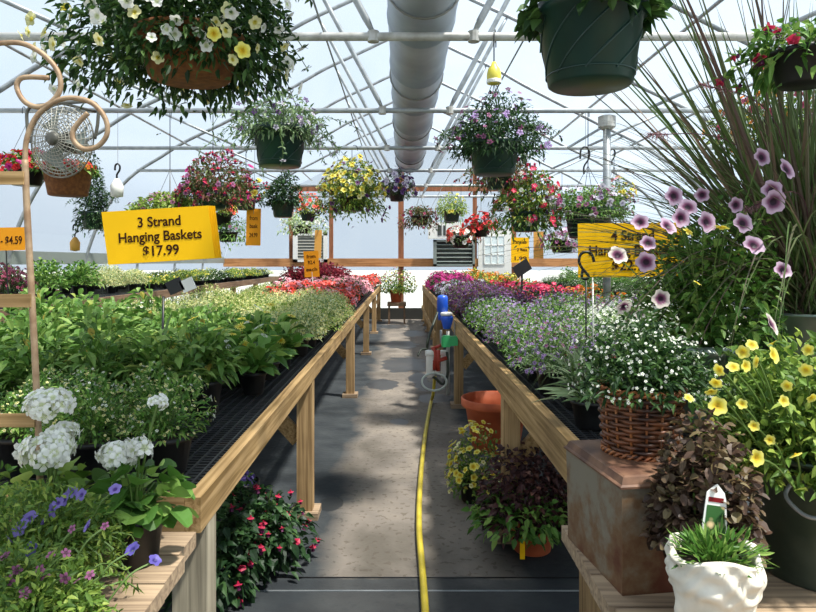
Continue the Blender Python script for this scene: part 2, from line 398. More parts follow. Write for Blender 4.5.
M['stone'] = plain('cast_stone', '#cfc6b4', .9, c2='#e6e0d2', nscale=14, bump=.9)
M['wicker'] = plain('wicker', '#3c2218', .45, c2='#7c4a2c', nscale=22); M['wicker_l'] = plain('wicker_stake', '#8c5030', .5, c2='#b07040', nscale=25)
M['trap'] = plain('yellow_trap', '#d8cc50', .4); M['fan'] = plain('fan_wire', '#a8a498', .45, .2); M['motor'] = plain('fan_motor', '#5c5a52', .5, .3)
M['slate'] = plain('black_card', '#1c1c1e', .5)

# plastic film over the hoops: milky, lets part of the light straight through
film, n_, l_, b_ = mat0('plastic_film')
tr = n_.new('ShaderNodeBsdfTranslucent'); tp = n_.new('ShaderNodeBsdfTransparent'); tp.inputs['Color'].default_value = (.95, .98, 1, 1)
tcc = n_.new('ShaderNodeTexCoord'); fz = n_.new('ShaderNodeTexNoise'); fz.inputs['Scale'].default_value = .5; fz.inputs['Detail'].default_value = 4; fz.inputs['Distortion'].default_value = 1.5
mpf = n_.new('ShaderNodeMapping'); mpf.inputs['Scale'].default_value = (1, .35, 1); l_.new(tcc.outputs['Object'], mpf.inputs['Vector']); l_.new(mpf.outputs['Vector'], fz.inputs['Vector'])
fr = n_.new('ShaderNodeValToRGB'); fr.color_ramp.elements[0].color = (.25, .32, .41, 1); fr.color_ramp.elements[1].color = (.31, .37, .44, 1); fr.color_ramp.elements[0].position = .35; fr.color_ramp.elements[1].position = .65
l_.new(fz.outputs['Fac'], fr.inputs['Fac']); l_.new(fr.outputs['Color'], tr.inputs['Color'])
mxf = n_.new('ShaderNodeMixShader'); mxf.inputs[0].default_value = .64
l_.new(tr.outputs[0], mxf.inputs[1]); l_.new(tp.outputs[0], mxf.inputs[2]); l_.new(mxf.outputs[0], n_['Material Output'].inputs['Surface'])

# ---------------------------------------------------------------- floor
fl, n_, l_, b_ = mat0('path_and_fabric')
def mth(op, a, b=None, c=None):
    q = n_.new('ShaderNodeMath'); q.operation = op
    for i, v in enumerate((a, b, c)):
        if v is None: continue
        if isinstance(v, (int, float)): q.inputs[i].default_value = v
        else: l_.new(v, q.inputs[i])
    return q.outputs[0]
g = n_.new('ShaderNodeNewGeometry'); sx = n_.new('ShaderNodeSeparateXYZ'); l_.new(g.outputs['Position'], sx.inputs[0])
def nz(scale, det=5, dist=0):
    q = n_.new('ShaderNodeTexNoise'); q.inputs['Scale'].default_value = scale; q.inputs['Detail'].default_value = det; q.inputs['Distortion'].default_value = dist
    l_.new(g.outputs['Position'], q.inputs['Vector']); return q.outputs['Fac']
def rampc(fac, st):
    r = n_.new('ShaderNodeValToRGB'); e = r.color_ramp.elements
    while len(e) < len(st): e.new(.5)
    for i, (p, c) in enumerate(st): e[i].position = p; e[i].color = lin(c)
    l_.new(fac, r.inputs['Fac']); return r.outputs['Color']
def mixc(f, a, b):
    q = n_.new('ShaderNodeMix'); q.data_type = 'RGBA'; l_.new(f, q.inputs[0]); l_.new(a, q.inputs[6]); l_.new(b, q.inputs[7]); return q.outputs[2]
n1 = nz(1.7, 6, .4); n2 = nz(26, 4); n3 = nz(5, 5)
dirt = rampc(n1, [(.3, '#5c564e'), (.5, '#787068'), (.7, '#8e8478')])
grit = mth('GREATER_THAN', n2, .6)
dirt = mixc(mth('MULTIPLY', grit, .55), dirt, rampc(n1, [(0, '#4c443c'), (1, '#54493c')]))
fab = rampc(n3, [(.3, '#2c3034'), (.7, '#3e4244')])
xx = mth('ABSOLUTE', mth('ADD', sx.outputs[0], -.07)); edge = mth('ADD', xx, mth('MULTIPLY', mth('ADD', n1, -.5), .55))
mask = mth('SMOOTH_MIN', 1.0, mth('MULTIPLY', mth('SUBTRACT', .52, edge), 6), .1)
near = mth('MULTIPLY', mth('ADD', sx.outputs[1], mth('MULTIPLY', n3, .12)), 1); nearm = mth('MULTIPLY', mth('SUBTRACT', near, 3.03), 40)
cl = n_.new('ShaderNodeClamp'); l_.new(nearm, cl.inputs[0]); cl2 = n_.new('ShaderNodeClamp'); l_.new(mask, cl2.inputs[0])
dm = mth('MULTIPLY', cl2.outputs[0], mth('ADD', mth('MULTIPLY', cl.outputs[0], .88), .12))
base = mixc(dm, fab, dirt)
wet = None     # damp patches and puddles along the path
for (px, py, rx, ry) in ((.05, 9.2, .34, .75), (-.22, 7.7, .2, .35), (.35, 6.9, .18, .25), (.0, 11.4, .3, .6), (.25, 13.2, .25, .6), (-.02, 5.9, .09, .12), (.22, 8.1, .12, .4), (-.15, 14.6, .3, .5), (.3, 7.6, .15, .3), (-.42, 3.9, .08, .12)):
    e = mth('ADD', mth('POWER', mth('DIVIDE', mth('SUBTRACT', sx.outputs[0], px), rx), 2), mth('POWER', mth('DIVIDE', mth('SUBTRACT', sx.outputs[1], py), ry), 2))
    e = mth('ADD', e, mth('MULTIPLY', mth('SUBTRACT', n3, .5), 2.2)); q = n_.new('ShaderNodeClamp'); l_.new(mth('MULTIPLY', mth('SUBTRACT', 1, e), 6), q.inputs[0])
    wet = q.outputs[0] if wet is None else mth('MAXIMUM', wet, q.outputs[0])
base = mixc(mth('MULTIPLY', wet, .85), base, rampc(n1, [(0, '#202426'), (1, '#303234')]))
l_.new(base, b_.inputs['Base Color']); l_.new(mth('SUBTRACT', .85, mth('MULTIPLY', wet, .45)), b_.inputs['Roughness'])
b_.inputs['Specular IOR Level'].default_value = .3
u_ = n_.new('ShaderNodeBump'); u_.inputs['Strength'].default_value = .5; u_.inputs['Distance'].default_value = .01
l_.new(mth('MULTIPLY', n2, mth('SUBTRACT', 1, wet)), u_.inputs['Height']); l_.new(u_.outputs['Normal'], b_.inputs['Normal'])
RX = .13; ED = 16.56
mb = MB(); mb.box((-4.7, -4, -.1), (4.95, ED+.1, 0)); struct('floor', mb, fl)
mb = MB(); mb.box((-90, -60, -.3), (90, 120, -.11)); struct('ground', mb, plain('grass_field', '#b4b4ac', .9, c2='#c8c8c0', nscale=.3))
# seam lines of the ground fabric
for i, yy in enumerate((2.98, 2.86)):
    mb = MB(); mb.box((-1.9, yy, 0), (2.0, yy+.006, .004)); o = mb.build('fabric_seam', M['galv' if i else 'pot_black']); o['kind'] = 'structure'; o.name = 'trim_%d' % (i+1)

# ---------------------------------------------------------------- hoops, film, end wall
HALF = [(0, 4.72), (.3, 4.62), (.7, 4.43), (1.2, 4.2), (1.62, 3.96), (2.37, 3.57), (2.7, 3.4), (3.2, 3.16), (3.55, 2.94), (3.9, 2.72), (4.16, 2.46), (4.38, 2.1), (4.53, 1.75), (4.62, 1.4), (4.66, .8), (4.66, 0)]
def profile(off=0):
    L = [(-x*(1+off/4.66), z+off*(z > .01)) for x, z in HALF][::-1]+[(x*(1+off/4.66), z+off*(z > .01)) for x, z in HALF[1:]]
    return [(x+RX, z) for x, z in L]
pr = profile(.05)
def shell(pts, y0, y1, name, k=1):
    mb = MB(); V = [(x, y0, z) for x, z in pts]+[(x, y1, z) for x, z in pts]; m = len(pts)
    mb.add(V, [(i, i+1, m+i+1, m+i) for i in range(m-1)]); return struct(name, mb, film, None, True)
shell(pr[3:-3], -4, ED+.05, 'ceiling'); shell(pr[:4], -4, ED+.05, 'wall_left'); shell(pr[-4:], -4, ED+.05, 'wall_right')
for nm, y in (('wall_back', ED+.08), ('wall_front', -4)):
    mb = MB(); V = [(x, y, z) for x, z in pr]; c = [(RX, y, 1.5)]; mb.add(V+c, [(i, i+1, len(V)) for i in range(len(V)-1)]+[(len(V)-1, 0, len(V))]); struct(nm, mb, film)
TY = [1.92+1.83*k for k in range(8)]
ordn = ['just overhead, out of the top of the view', 'nearest in view, crossing just above the two big green hanging pots', 'second in view, carrying the wire fan', 'third in view', 'fourth in view', 'fifth in view', 'sixth in view', 'farthest, just before the end wall']
for k, y in enumerate(TY):
    t = empty('roof_truss', (RX, y, 0), 0, 'galvanised pipe roof truss, '+ordn[k]+(' of the row of roof trusses' if k > 2 else ''), 'roof truss', 'pipe trusses along the roof')
    big = .03 if k < 2 else .026
    mb = MB(); mb.tube(catmull([(x-RX, 0, z) for x, z in profile()], 3), .024, 8, True); mb.build('arch', M['galv'], t, True)
    if k == 7: continue
    mb = MB(); mb.tube([(-3.88, 0, 2.75), (3.88, 0, 2.75)], big*.85, 8); mb.build('tie_bar', M['pipe_white'] if k < 2 else M['galv'], t, True)
    for s in (-1, 1):
        mb = MB(); mb.tube([(s*.29, 0, 2.77), (s*.33, 0, 2.85), (s*1.0, 0, 4.1), (s*1.08, 0, 4.24)], [.012, .021, .021, .012], 8); mb.build('strut', M['galv'], t, True)
        mb = MB(); mb.tube([(s*2.0, 0, 2.77), (s*3.05, 0, 3.24)], .016, 6); mb.build('web_brace', M['galv'], t, True)
        mb = MB(); mb.lathe([(.034, -.03), (.034, .03)], (s*.29, 0, 2.75), 10); mb.build('clamp', M['pipe_white'], t)
# lengthwise purlins and wires
for i, (x, z, r) in enumerate(((RX, 4.66, .02), (RX-2.4, 3.52, .017), (RX+2.4, 3.52, .017))):
    mb = MB(); mb.tube([(x, -3.9, z), (x, ED, z)], r, 8)
    tag(mb.build('purlin', M['galv'], None, True), ['pipe purlin running along the ridge above the big duct', 'pipe purlin running lengthwise along the left roof slope', 'pipe purlin running lengthwise along the right roof slope'][i], 'purlin')
for i, (x0, z0, y0, x1, z1, y1) in enumerate(((-.45, 2.79, 1.92, -.45, 2.79, ED-.1), (.74, 2.79, 1.92, .74, 2.79, ED-.1), (-3.0, 3.1, 1.0, -3.0, 3.1, 10.0), (3.26, 3.1, 1.0, 3.26, 3.1, 10.0))):
    mb = MB(); mb.tube([(x0, y0, z0), (x1, y1, z1)], .006 if i < 2 else .014, 6)
    tag(mb.build('guy_wire' if i < 2 else 'wind_brace', M['galv'], None, True), ['thin wire running lengthwise over the tie bars left of the duct', 'thin wire running lengthwise over the tie bars right of the duct', 'long pipe brace slanting along the left eave', 'long pipe brace slanting along the right eave'][i], 'wire' if i < 2 else 'pipe brace')
# big overhead duct
t = empty('air_duct', (RX, 0, 3.03), 0, 'large round grey-white air duct running along the ridge above the path', 'duct')
mb = MB()
prof = []
y = -3.5
V = []; n = 28; ys = []
while y < 9.3:
    ys += [(y, .215), (y+.9, .213), (y+.91, .221), (y+.95, .221)]; y += .96
ys += [(9.5, .2), (9.62, .14)]
for (yy, rr) in ys:
    for k in range(n): V.append((rr*math.cos(2*PI*k/n), yy, rr*math.sin(2*PI*k/n)))
mb.add(V, [(i*n+k, i*n+(k+1) % n, (i+1)*n+(k+1) % n, (i+1)*n+k) for i in range(len(ys)-1) for k in range(n)]+[tuple((len(ys)-1)*n+k for k in range(n))])
mb.build('duct_tube', M['duct'], t, True)
for yy in (1.92, 3.75, 5.58, 7.41, 9.2):
    mb = MB(); mb.tube([(.222*math.cos(a*PI/12), yy-.12, .222*math.sin(a*PI/12)) for a in range(25)], .007, 5, False)
    mb.build('hanging_strap', M['wire'], t)
# end wall framing
def X(px, d=16.5): return (px-CX)/F*d
def Z(py, d=16.5): return EYE-(py-HY)/F*d
tn = 3
def trimbox(a, b, m):
    global tn
    mb = MB(); mb.box(a, b); struct('trim_%d' % tn, mb, m); tn += 1
arch_z = lambda x: float(np.interp(abs(x-RX), [h[0] for h in HALF], [h[1] for h in HALF]))-.05
for px, w in ((401, .14), (291, .1), (331, .1), (475, .1), (514, .12)):
    x = X(px); trimbox((x-w/2, ED-.06, 0), (x+w/2, ED+.04, arch_z(x)), M['frame_z'])
trimbox((-4.5, ED-.1, 1.33), (4.7, ED-.065, 1.54), M['frame_x'])
trimbox((X(291), ED-.1, 3.24), (X(514), ED-.065, 3.36), M['frame_z'])
trimbox((-4.5, ED-.1, 0), (1.85, ED-.0, .28), plain('base_board', '#2c2c28', .8)); trimbox((-4.51, 0, 1.42), (-4.47, ED-.1, 1.58), M['louver']); trimbox((4.73, 0, 1.42), (4.77, ED-.1, 1.58), M['frame_x'])
# shuttered window on the left of the end wall
x0, x1, z0, z1 = X(291)+.06, X(330)-.06, Z(262), Z(232)
t = empty('window_1', (0, 0, 0)); t['kind'] = 'structure'
mb = MB()
for a, b in (((x0, ED-.14, z0), (x0+.12, ED-.1, z1)), ((x1-.1, ED-.14, z0), (x1, ED-.1, z1)), ((x0, ED-.14, z1-.09), (x1, ED-.1, z1)), ((x0, ED-.14, z0), (x1, ED-.1, z0+.07))): mb.box(a, b)
mb.build('window_frame', M['white_paint'], t)
mb = MB()
for k in range(8):
    zz = z0+.11+k*.075; mb.obox(((x0+x1)/2, ED-.1, zz), ((x1-x0)/2-.1, 0, 0), (0, .02, .028), (0, -.004, .003))
mb.build('shutter', plain('grey_shutter', '#8c8a80', .6), t)
mb = MB(); mb.box((x0+.1, ED-.085, z0+.05), (x1-.1, ED-.07, z1-.05)); mb.build('pane', M['louver'], t)
# louvred exhaust fan with a white heater box above it
x0, x1, z0, z1 = X(433), X(474), Z(266), Z(240)
t = empty('exhaust_fan', ((x0+x1)/2, ED-.2, z0), 0, 'square louvred exhaust fan in a grey frame, left of the white door', 'fan')
hw = (x1-x0)/2; hh = z1-z0
mb = MB()
for a, b in (((-hw, -.1, 0), (-hw+.08, .09, hh)), ((hw-.06, -.1, 0), (hw, .09, hh)), ((-hw, -.1, 0), (hw, .09, .05)), ((-hw, -.1, hh-.05), (hw, .09, hh))): mb.box(a, b)
mb.build('housing', M['louver'], t)
mb = MB(); mb.box((-hw+.05, .05, .03), (hw-.05, .08, hh-.03)); mb.build('backing', M['dark_gap'], t)
for k in range(5):
    mb = MB(); mb.obox((0, -.05, .1+k*(hh-.14)/5), (hw-.07, 0, 0), (0, .04, -.018), (0, .003, .006)); mb.build('louvre_blade', M['louver'], t)
mb = MB(); mb.box((X(428), ED-.35, Z(239)), (X(462), ED-.1, Z(223))); tag(mb.build('heater_box', M['white_paint']), 'white metal box mounted above the louvred exhaust fan', 'heater')
mb = MB(); mb.box((X(437), ED-.36, Z(236)), (X(441), ED-.355, Z(226))); mb.box((X(442.5), ED-.36, Z(236)), (X(445), ED-.355, Z(226)))
mb.build('vent_slot', M['dark_gap'], bpy.data.objects['heater_box'])
# white door
x0, x1, z1 = X(478), X(511), Z(229)
t = empty('door_1', ((x0+x1)/2, ED-.13, 0)); t['kind'] = 'structure'; hw = (x1-x0)/2
mb = MB(); mb.box((-hw, 0, 0), (hw, .04, z1)); mb.build('door_panel', M['white_paint'], t)
px0, px1, pz0, pz1 = X(484)-t.location.x, X(504)-t.location.x, Z(264), Z(236)
mb = MB(); mb.box((px0, -.008, pz0), (px1, -.001, pz1)); mb.build('pane', M['glass_w'], t)
mb = MB()
for k in range(4): xk = px0+(px1-px0)*k/3; mb.box((xk-.013, -.018, pz0), (xk+.013, -.008, pz1))
for k in range(4): zk = pz0+(pz1-pz0)*k/3; mb.box((px0, -.018, zk-.013), (px1, -.008, zk+.013))
mb.build('muntin', M['white_paint'], t)
mb = MB(); mb.tube([(-hw+.08, -.05, 1.02), (-hw+.08, .0, 1.02)], .025, 10); mb.build('door_handle', M['galv'], t)
# roof post on the right with clamp
t = empty('support_post', (at(606, 262, 5.6).x+.02, 5.64, .9), 0, 'upright galvanised pipe post under the second tie bar, right of the path', 'post')
mb = MB(); mb.tube([(0, 0, 0), (0, 0, 1.8)], .033, 12); mb.build('pipe', M['galv'], t, True)
mb = MB(); mb.lathe([(.05, 1.7), (.075, 1.72), (.075, 1.81), (.05, 1.82)], n=14); mb.build('cap', M['pipe_white'], t)
mb = MB(); mb.tube([(-.02, 0, 1.73), (-.34, 0, 1.54)], .013, 6); mb.build('diagonal_brace', M['galv'], t)

# ---------------------------------------------------------------- benches
def bench(name, label, x0, x1, y0, y1, z, rh, posts, wd='pine', side=1, brace=True, lz=None):
    t = empty(name, (0, 0, 0), 0, label, 'bench'); fx = x1 if side > 0 else x0      # fx: the side facing the path
    s = side; th = .04
    segs = [y0]+[p+.3 for p in posts[1:]]+[y1]
    for a, b in zip(segs[:-1], segs[1:]):
        mb = MB(); k0 = 8
        mb.box((fx-s*th, a+.002, z-rh+R.uniform(-.004, .004)), (fx, b-.002, z+R.uniform(-.004, .004))); mb.build('front_rail', M[wd], t)
    ox = x0 if side > 0 else x1
    mb = MB(); mb.box((ox, y0, z-rh), (ox+s*th, y1, z)); mb.build('back_rail', M[wd], t)
    for yy in (y0, y1-th):
        mb = MB(); mb.box((x0+th+.001, yy, z-rh), (x1-th-.001, yy+th, z-.001)); mb.build('end_rail', M['pine_x'] if wd == 'pine' else M['dark_wood'], t)
    mb = MB(); y = y0+.5
    while y < y1-.2: mb.box((x0+th, y, z-rh*.95), (x1-th, y+.035, z-.022)); y += .62
    o = mb.build('joists', M['pine_x'] if wd == 'pine' else M['dark_wood'], t)
    mb = MB(); y = y0+th; w = .0032; sp = .026
    while y < y1-th: mb.box((x0+th, y, z-.02), (x1-th, y+w*2.2, z-.014)); y += sp
    x = x0+th
    while x < x1-th: mb.box((x, y0+th, z-.014), (x+w*2, y1-th, z-.009)); x += sp*1.5
    mb.build('mesh_top', M['mesh_black'], t)
    for p in posts:
        for q in (0, 1):
            xx = (fx-s*(.046 if not (s < 0 and p == 2.35) else .17)) if q == 0 else (ox+s*.046)
            m2 = M['grey_z'] if (p == posts[0] and name == 'plant_bench' and side > 0) else M['pine_z']
            mb = MB(); mb.box((xx-.044, p-.044, .04), (xx+.044, p+.044, z-rh-.002)); mb.build('leg', m2, t)
            mb = MB(); mb.box((xx-.08, p-.08, 0), (xx+.08, p+.08, .04)); mb.build('foot_block', M['old_x'], t)
            if brace and q == 0 and p != posts[0]:
                mb = MB(); mb.bar((xx-s*.04, p, z-rh-.34), (xx-s*.4, p, z-.04), .038, .085); mb.build('brace', M['pine'], t)
    return t
bench('plant_bench', 'long wooden plant bench with black mesh top along the left side of the path', -2.05, -.5, 1.62, 16.0, .865, .09, [1.72, 3.72, 7.0, 10.2, 13.2, 15.9], side=1)
bench('plant_bench', 'long wooden plant bench with black mesh top along the right side of the path', .53, 2.1, 2.03, 16.0, .88, .135, [2.35, 3.42, 6.5, 9.6, 10.9, 12.2, 13.5, 14.8, 15.9], side=-1, brace=True)
mb = MB(); mb.box((.5, 9.8, .3), (.528, 15.9, .39)); mb.build('lower_rail', M['pine'], bpy.data.objects['plant_bench.001'])
bench('tall_bench', 'tall dark wooden bench along the left side wall, holding trays of seedlings', -4.35, -2.95, 2.5, 16.0, 1.1, .1, [2.6, 4.4, 6.2, 8, 9.8, 11.6, 13.4, 15.2], wd='dark_wood', brace=False)
bench('side_bench', 'wooden bench along the right side wall behind the flowers', 3.1, 4.45, 3.0, 16.0, .95, .1, [3.1, 6, 9, 12, 15.5], wd='dark_wood', side=-1, brace=False)

# low plank tables in front of the benches
def table(name, label, x0, x1, y0, ye, z, pw, side):
    t = empty(name, (0, 0, 0), 0, label, 'table'); y = ye
    while y > y0:
        j = R.uniform(-.012, .012); mb = MB()
        mb.box((x0+(j if side < 0 else 0), y-pw+.006, z-.036), (x1+(j if side > 0 else 0), y, z)); mb.build('plank', M['old_x'], t); y -= pw
    for xx in (x0+.12, x1-.12):
        mb = MB(); mb.box((xx-.04, y0+.1, z-.13), (xx+.04, ye-.06, z-.037)); mb.build('crossbeam', M['old_y'], t)
        for yy in (y0+.2, ye-.15):
            mb = MB(); mb.box((xx-.035, yy-.035, 0), (xx+.035, yy+.035, z-.131)); mb.build('leg', M['grey_z'], t)
table('plank_table', 'weathered low plank table in front of the left bench, with the purple and white flowers', -1.7, -.49, .72, 1.59, .79, .13, 1)
table('plank_table', 'weathered low plank table in the right foreground under the rusty box and stone head', .4, 1.7, .72, 1.63, .79, .13, -1)

# ---------------------------------------------------------------- kinds of bedding plants
SP = {
 'snowbush': dict(R=.12, H=.17, n=950, L=.024, W=.008, leaf='leaf_mid', pot=(.078, .11, 'pot_black'), zlo=.12, amp=.35, stems=30, sr=.0013, bl=[('five', 60, .005, 'p_white'), ('five', 130, .0048, 'p_paleyellow')]),
 'tall': dict(R=.14, H=.265, n=360, L=.066, W=.025, zlo=.2, leaf='leaf_tall', pot=(.066, .12, 'pot_black'), fill=.6, mess=.6, droop=.45, stems=12, sr=.003, prof=(.08, .7, 1, .6, .03)),
 'broad': dict(R=.12, H=.16, zlo=.2, n=70, L=.1, W=.06, leaf='leaf_mid', pot=(.062, .1, 'pot_black'), fill=.8, prof=(.1, .6, 1, .85, .05), mess=.3, stems=8, bl=[('daisy', 2, .028, 'p_yellow', 1.25, .6), ('daisy', 1, .028, 'p_white', 1.3, .6)]),
 'pale': dict(R=.17, H=.2, n=850, L=.026, W=.009, leaf='leaf_pale', pot=(.06, .1, 'pot_black'), bl=[('five', 420, .0075, 'p_paleyellow')]),
 'limeb': dict(R=.17, H=.2, n=750, L=.028, W=.011, leaf='leaf_lime', pot=(.06, .1, 'pot_black'), bl=[('five', 220, .0075, 'p_paleyellow')]),
 'coral': dict(R=.18, H=.2, n=320, L=.045, W=.022, leaf='leaf_dark', pot=(.065, .1, 'pot_black'), bl=[('trumpet', 44, .032, 'p_coral', 1.05, .1), ('trumpet', 22, .03, 'p_pink', 1.07, .1)]),
 'pink': dict(R=.18, H=.2, n=320, L=.045, W=.022, leaf='leaf_dark', pot=(.065, .1, 'pot_black'), bl=[('trumpet', 60, .03, 'p_pink', 1.05, .1)]),
 'burgundy': dict(R=.22, H=.4, n=420, L=.075, W=.045, leaf='leaf_burgundy', pot=(.07, .12, 'pot_black'), droop=.4),
 'lav': dict(R=.15, H=.19, n=750, L=.025, W=.008, leaf='leaf_grey', pot=(.06, .1, 'pot_black'), mess=.7, bl=[('five', 130, .0085, 'p_lilac'), ('five', 50, .008, 'p_mauve')]),
 'greenlav': dict(R=.16, H=.19, n=850, L=.03, W=.011, leaf='leaf_mid', pot=(.06, .1, 'pot_black'), mess=.7, bl=[('five', 90, .0085, 'p_lilac'), ('five', 40, .008, 'p_lavender')]),
 'violet': dict(R=.17, H=.2, n=420, L=.035, W=.014, leaf='leaf_redgreen', pot=(.06, .1, 'pot_black'), bl=[('five', 240, .012, 'p_violet'), ('five', 30, .01, 'p_lilac')]),
 'eupho': dict(R=.17, H=.22, n=800, L=.028, W=.011, leaf='leaf_mid', pot=(.065, .11, 'pot_black'), mess=.7, stems=30, sr=.0012, bl=[('five', 260, .0085, 'p_white', 1.08)]),
 'hotmix': dict(R=.18, H=.19, n=260, L=.045, W=.02, leaf='leaf_dark', pot=(.065, .1, 'pot_black'), bl=[('trumpet', 50, .032, 'p_hotmix', 1.05, .1)]),
 'orange': dict(R=.17, H=.19, n=300, L=.04, W=.02, leaf='leaf_mid', pot=(.065, .1, 'pot_black'), bl=[('trumpet', 40, .026, 'p_orange', 1.05, .1)]),
 'yellowb': dict(R=.18, H=.22, n=420, L=.045, W=.018, leaf='leaf_yellow', pot=(.065, .1, 'pot_black'), bl=[('trumpet', 34, .02, 'p_yellow', 1.05, .1)]),
 'whiteb': dict(R=.17, H=.19, n=300, L=.04, W=.02, leaf='leaf_dark', pot=(.065, .1, 'pot_black'), bl=[('trumpet', 46, .022, 'p_lavender', 1.05, .0), ('five', 40, .015, 'p_violet')]),
 'magenta': dict(R=.18, H=.19, n=300, L=.04, W=.02, leaf='leaf_dark', pot=(.065, .1, 'pot_black'), bl=[('trumpet', 55, .028, 'p_magenta', 1.05, .1)]),
 'greenb': dict(R=.18, H=.24, n=420, L=.045, W=.024, leaf='leaf_mid', pot=(.065, .1, 'pot_black')),
 'tray': dict(R=.17, H=.11, n=520, L=.03, W=.012, leaf='leaf_dark', pot=(.1, .07, 'pot_black'), bl=[('five', 40, .01, 'p_white')]),
 'traylime': dict(R=.17, H=.12, n=420, L=.035, W=.015, leaf='leaf_lime', pot=(.1, .07, 'pot_black'), bl=[('five', 40, .013, 'p_yellow')]),
 'dianthus': dict(R=.22, H=.2, n=500, L=.04, W=.01, leaf='leaf_dark', pot=(.1, .1, 'pot_black'), bl=[('five', 220, .016, 'p_dusty', 1.05, .1)]),
 'spiky': dict(R=.1, H=.14, n=60, L=.1, W=.022, leaf='leaf_grey', pot=(.065, .1, 'pot_black'), fill=1.2, mess=.15, prof=(.5, 1, .7, .04), bl=[('five', 1, .012, 'p_red', 1.2, .6)]),
}
CACHE = {}
NAMES = {'snowbush': 'potted_white_flower_bush', 'tall': 'potted_leafy_plant', 'broad': 'potted_daisy', 'pale': 'potted_pale_filler', 'limeb': 'potted_lime_filler', 'coral': 'potted_petunia', 'pink': 'potted_petunia',
 'burgundy': 'potted_coleus', 'lav': 'potted_lilac_filler', 'greenlav': 'potted_lilac_filler', 'violet': 'potted_violet', 'eupho': 'potted_white_filler', 'hotmix': 'potted_petunia', 'orange': 'potted_petunia', 'yellowb': 'potted_yellow_flower',
 'whiteb': 'potted_pansy', 'magenta': 'potted_petunia', 'greenb': 'potted_herb', 'tray': 'potted_seedlings', 'traylime': 'potted_seedlings', 'dianthus': 'potted_dianthus', 'spiky': 'potted_spiky_plant'}
def put(key, loc, label, cat, group, var=None, scale=1.0):
    v = R.randrange(3) if var is None else var; k = (key, v)
    rz = R.uniform(0, 2*PI)
    if k not in CACHE:
        CACHE[k] = plant(NAMES[key], SP[key], hash_(key)+v*17, loc, rz, label, cat, group)
        t = CACHE[k]
    else:
        t = copy_tree(CACHE[k], loc, rz, label); t['category'] = cat
        if group: t['group'] = group
    t.scale = (scale, scale, scale*R.uniform(.9, 1.1))
    return t
def hash_(s): return sum(ord(c)*(i+3) for i, c in enumerate(s))
ORD = 'first second third fourth fifth sixth seventh eighth ninth tenth eleventh twelfth thirteenth fourteenth fifteenth sixteenth seventeenth eighteenth nineteenth twentieth twenty-first twenty-second twenty-third twenty-fourth twenty-fifth'.split()
def bed(key, x0, x1, y0, y1, sp, z, desc, cat, group, keep=None, jit=.2, scale=(.9, 1.1)):
    """rows of potted plants, each labelled by its row (from the front) and its place in the row (from the path)"""
    row = 0; y = y0; nrow = 0
    while y <= y1+1e-6:
        x = x0+(sp/2 if row % 2 else 0); spots = []
        while x <= x1+1e-6:
            if keep is None or keep(x, y): spots.append((x, y))
            x += sp
        for i, (xx, yy) in enumerate(sorted(spots, key=lambda q: abs(q[0]))):
            kk = key if isinstance(key, str) else R.choice(key); de = desc if isinstance(desc, str) else desc[kk]
            put(kk, (xx+R.uniform(-jit, jit)*sp*.5, yy+R.uniform(-jit, jit)*sp*.5, z), '%s, %s row back, %s from the path' % (de, ORD[nrow], ORD[i]), cat, group if isinstance(group, str) else group[kk], scale=R.uniform(*scale))
        nrow += 1 if spots else 0
        y += sp*.9; row += 1
LZ, RZ = .856, .871        # bench tops
# left bench, front to back
P_ = 'potted plant'
bed('snowbush', -1.6, -.66, 1.83, 2.1, .185, LZ, 'bush with tiny cream flowers, front of left bench', P_, 'small cream-flowered bushes at the front of the left bench', jit=.15, scale=(.88, 1.02))
bed('tall', -1.95, -.66, 2.34, 3.9, .215, LZ, 'tall leafy green plant, near end of left bench', P_, 'tall leafy green plants on the left bench', keep=lambda x, y: not (x > -.98 and y > 2.7) and not x > -.72)
bed('broad', -.86, -.66, 2.95, 3.9, .2, LZ, 'broad-leaved daisy plant on edge of left bench', P_, 'potted daisies at the edge of the left bench')
bed(('pale', 'limeb'), -1.92, -.62, 4.12, 6.75, .215, LZ, {'pale': 'pale cream-green filler plant on left bench', 'limeb': 'lime-green filler plant on left bench'}, P_,
    {'pale': 'pale cream-green fillers on the left bench', 'limeb': 'lime fillers on the left bench'})
bed('coral', -1.45, -.62, 7.0, 9.9, .24, LZ, 'coral red petunia midway along left bench', P_, 'coral petunias on the left bench')
bed(('traylime', 'limeb'), -1.95, -1.65, 7.0, 9.9, .27, LZ, {'traylime': 'yellow-flowered plant left of the coral petunias', 'limeb': 'lime filler plant left of the coral petunias'}, P_, {'traylime': 'yellow-flowered plants by the coral petunias', 'limeb': 'lime fillers on the left bench'})
bed('pink', -1.2, -.65, 10.1, 12.2, .25, LZ, 'pink petunia behind the coral ones, left bench', P_, 'pink petunias on the left bench')
bed('pink', -1.9, -1.4, 10.1, 10.7, .25, LZ, 'pink petunia in front of the burgundy coleus', P_, 'pink petunias on the left bench')
bed('burgundy', -1.9, -1.15, 11.1, 14.2, .33, LZ, 'burgundy coleus at far end of left bench', P_, 'burgundy coleus on the left bench')
bed('coral', -1.0, -.65, 12.6, 15.6, .33, LZ, 'red petunia at far end of left bench', P_, 'red petunias at the end of the left bench')
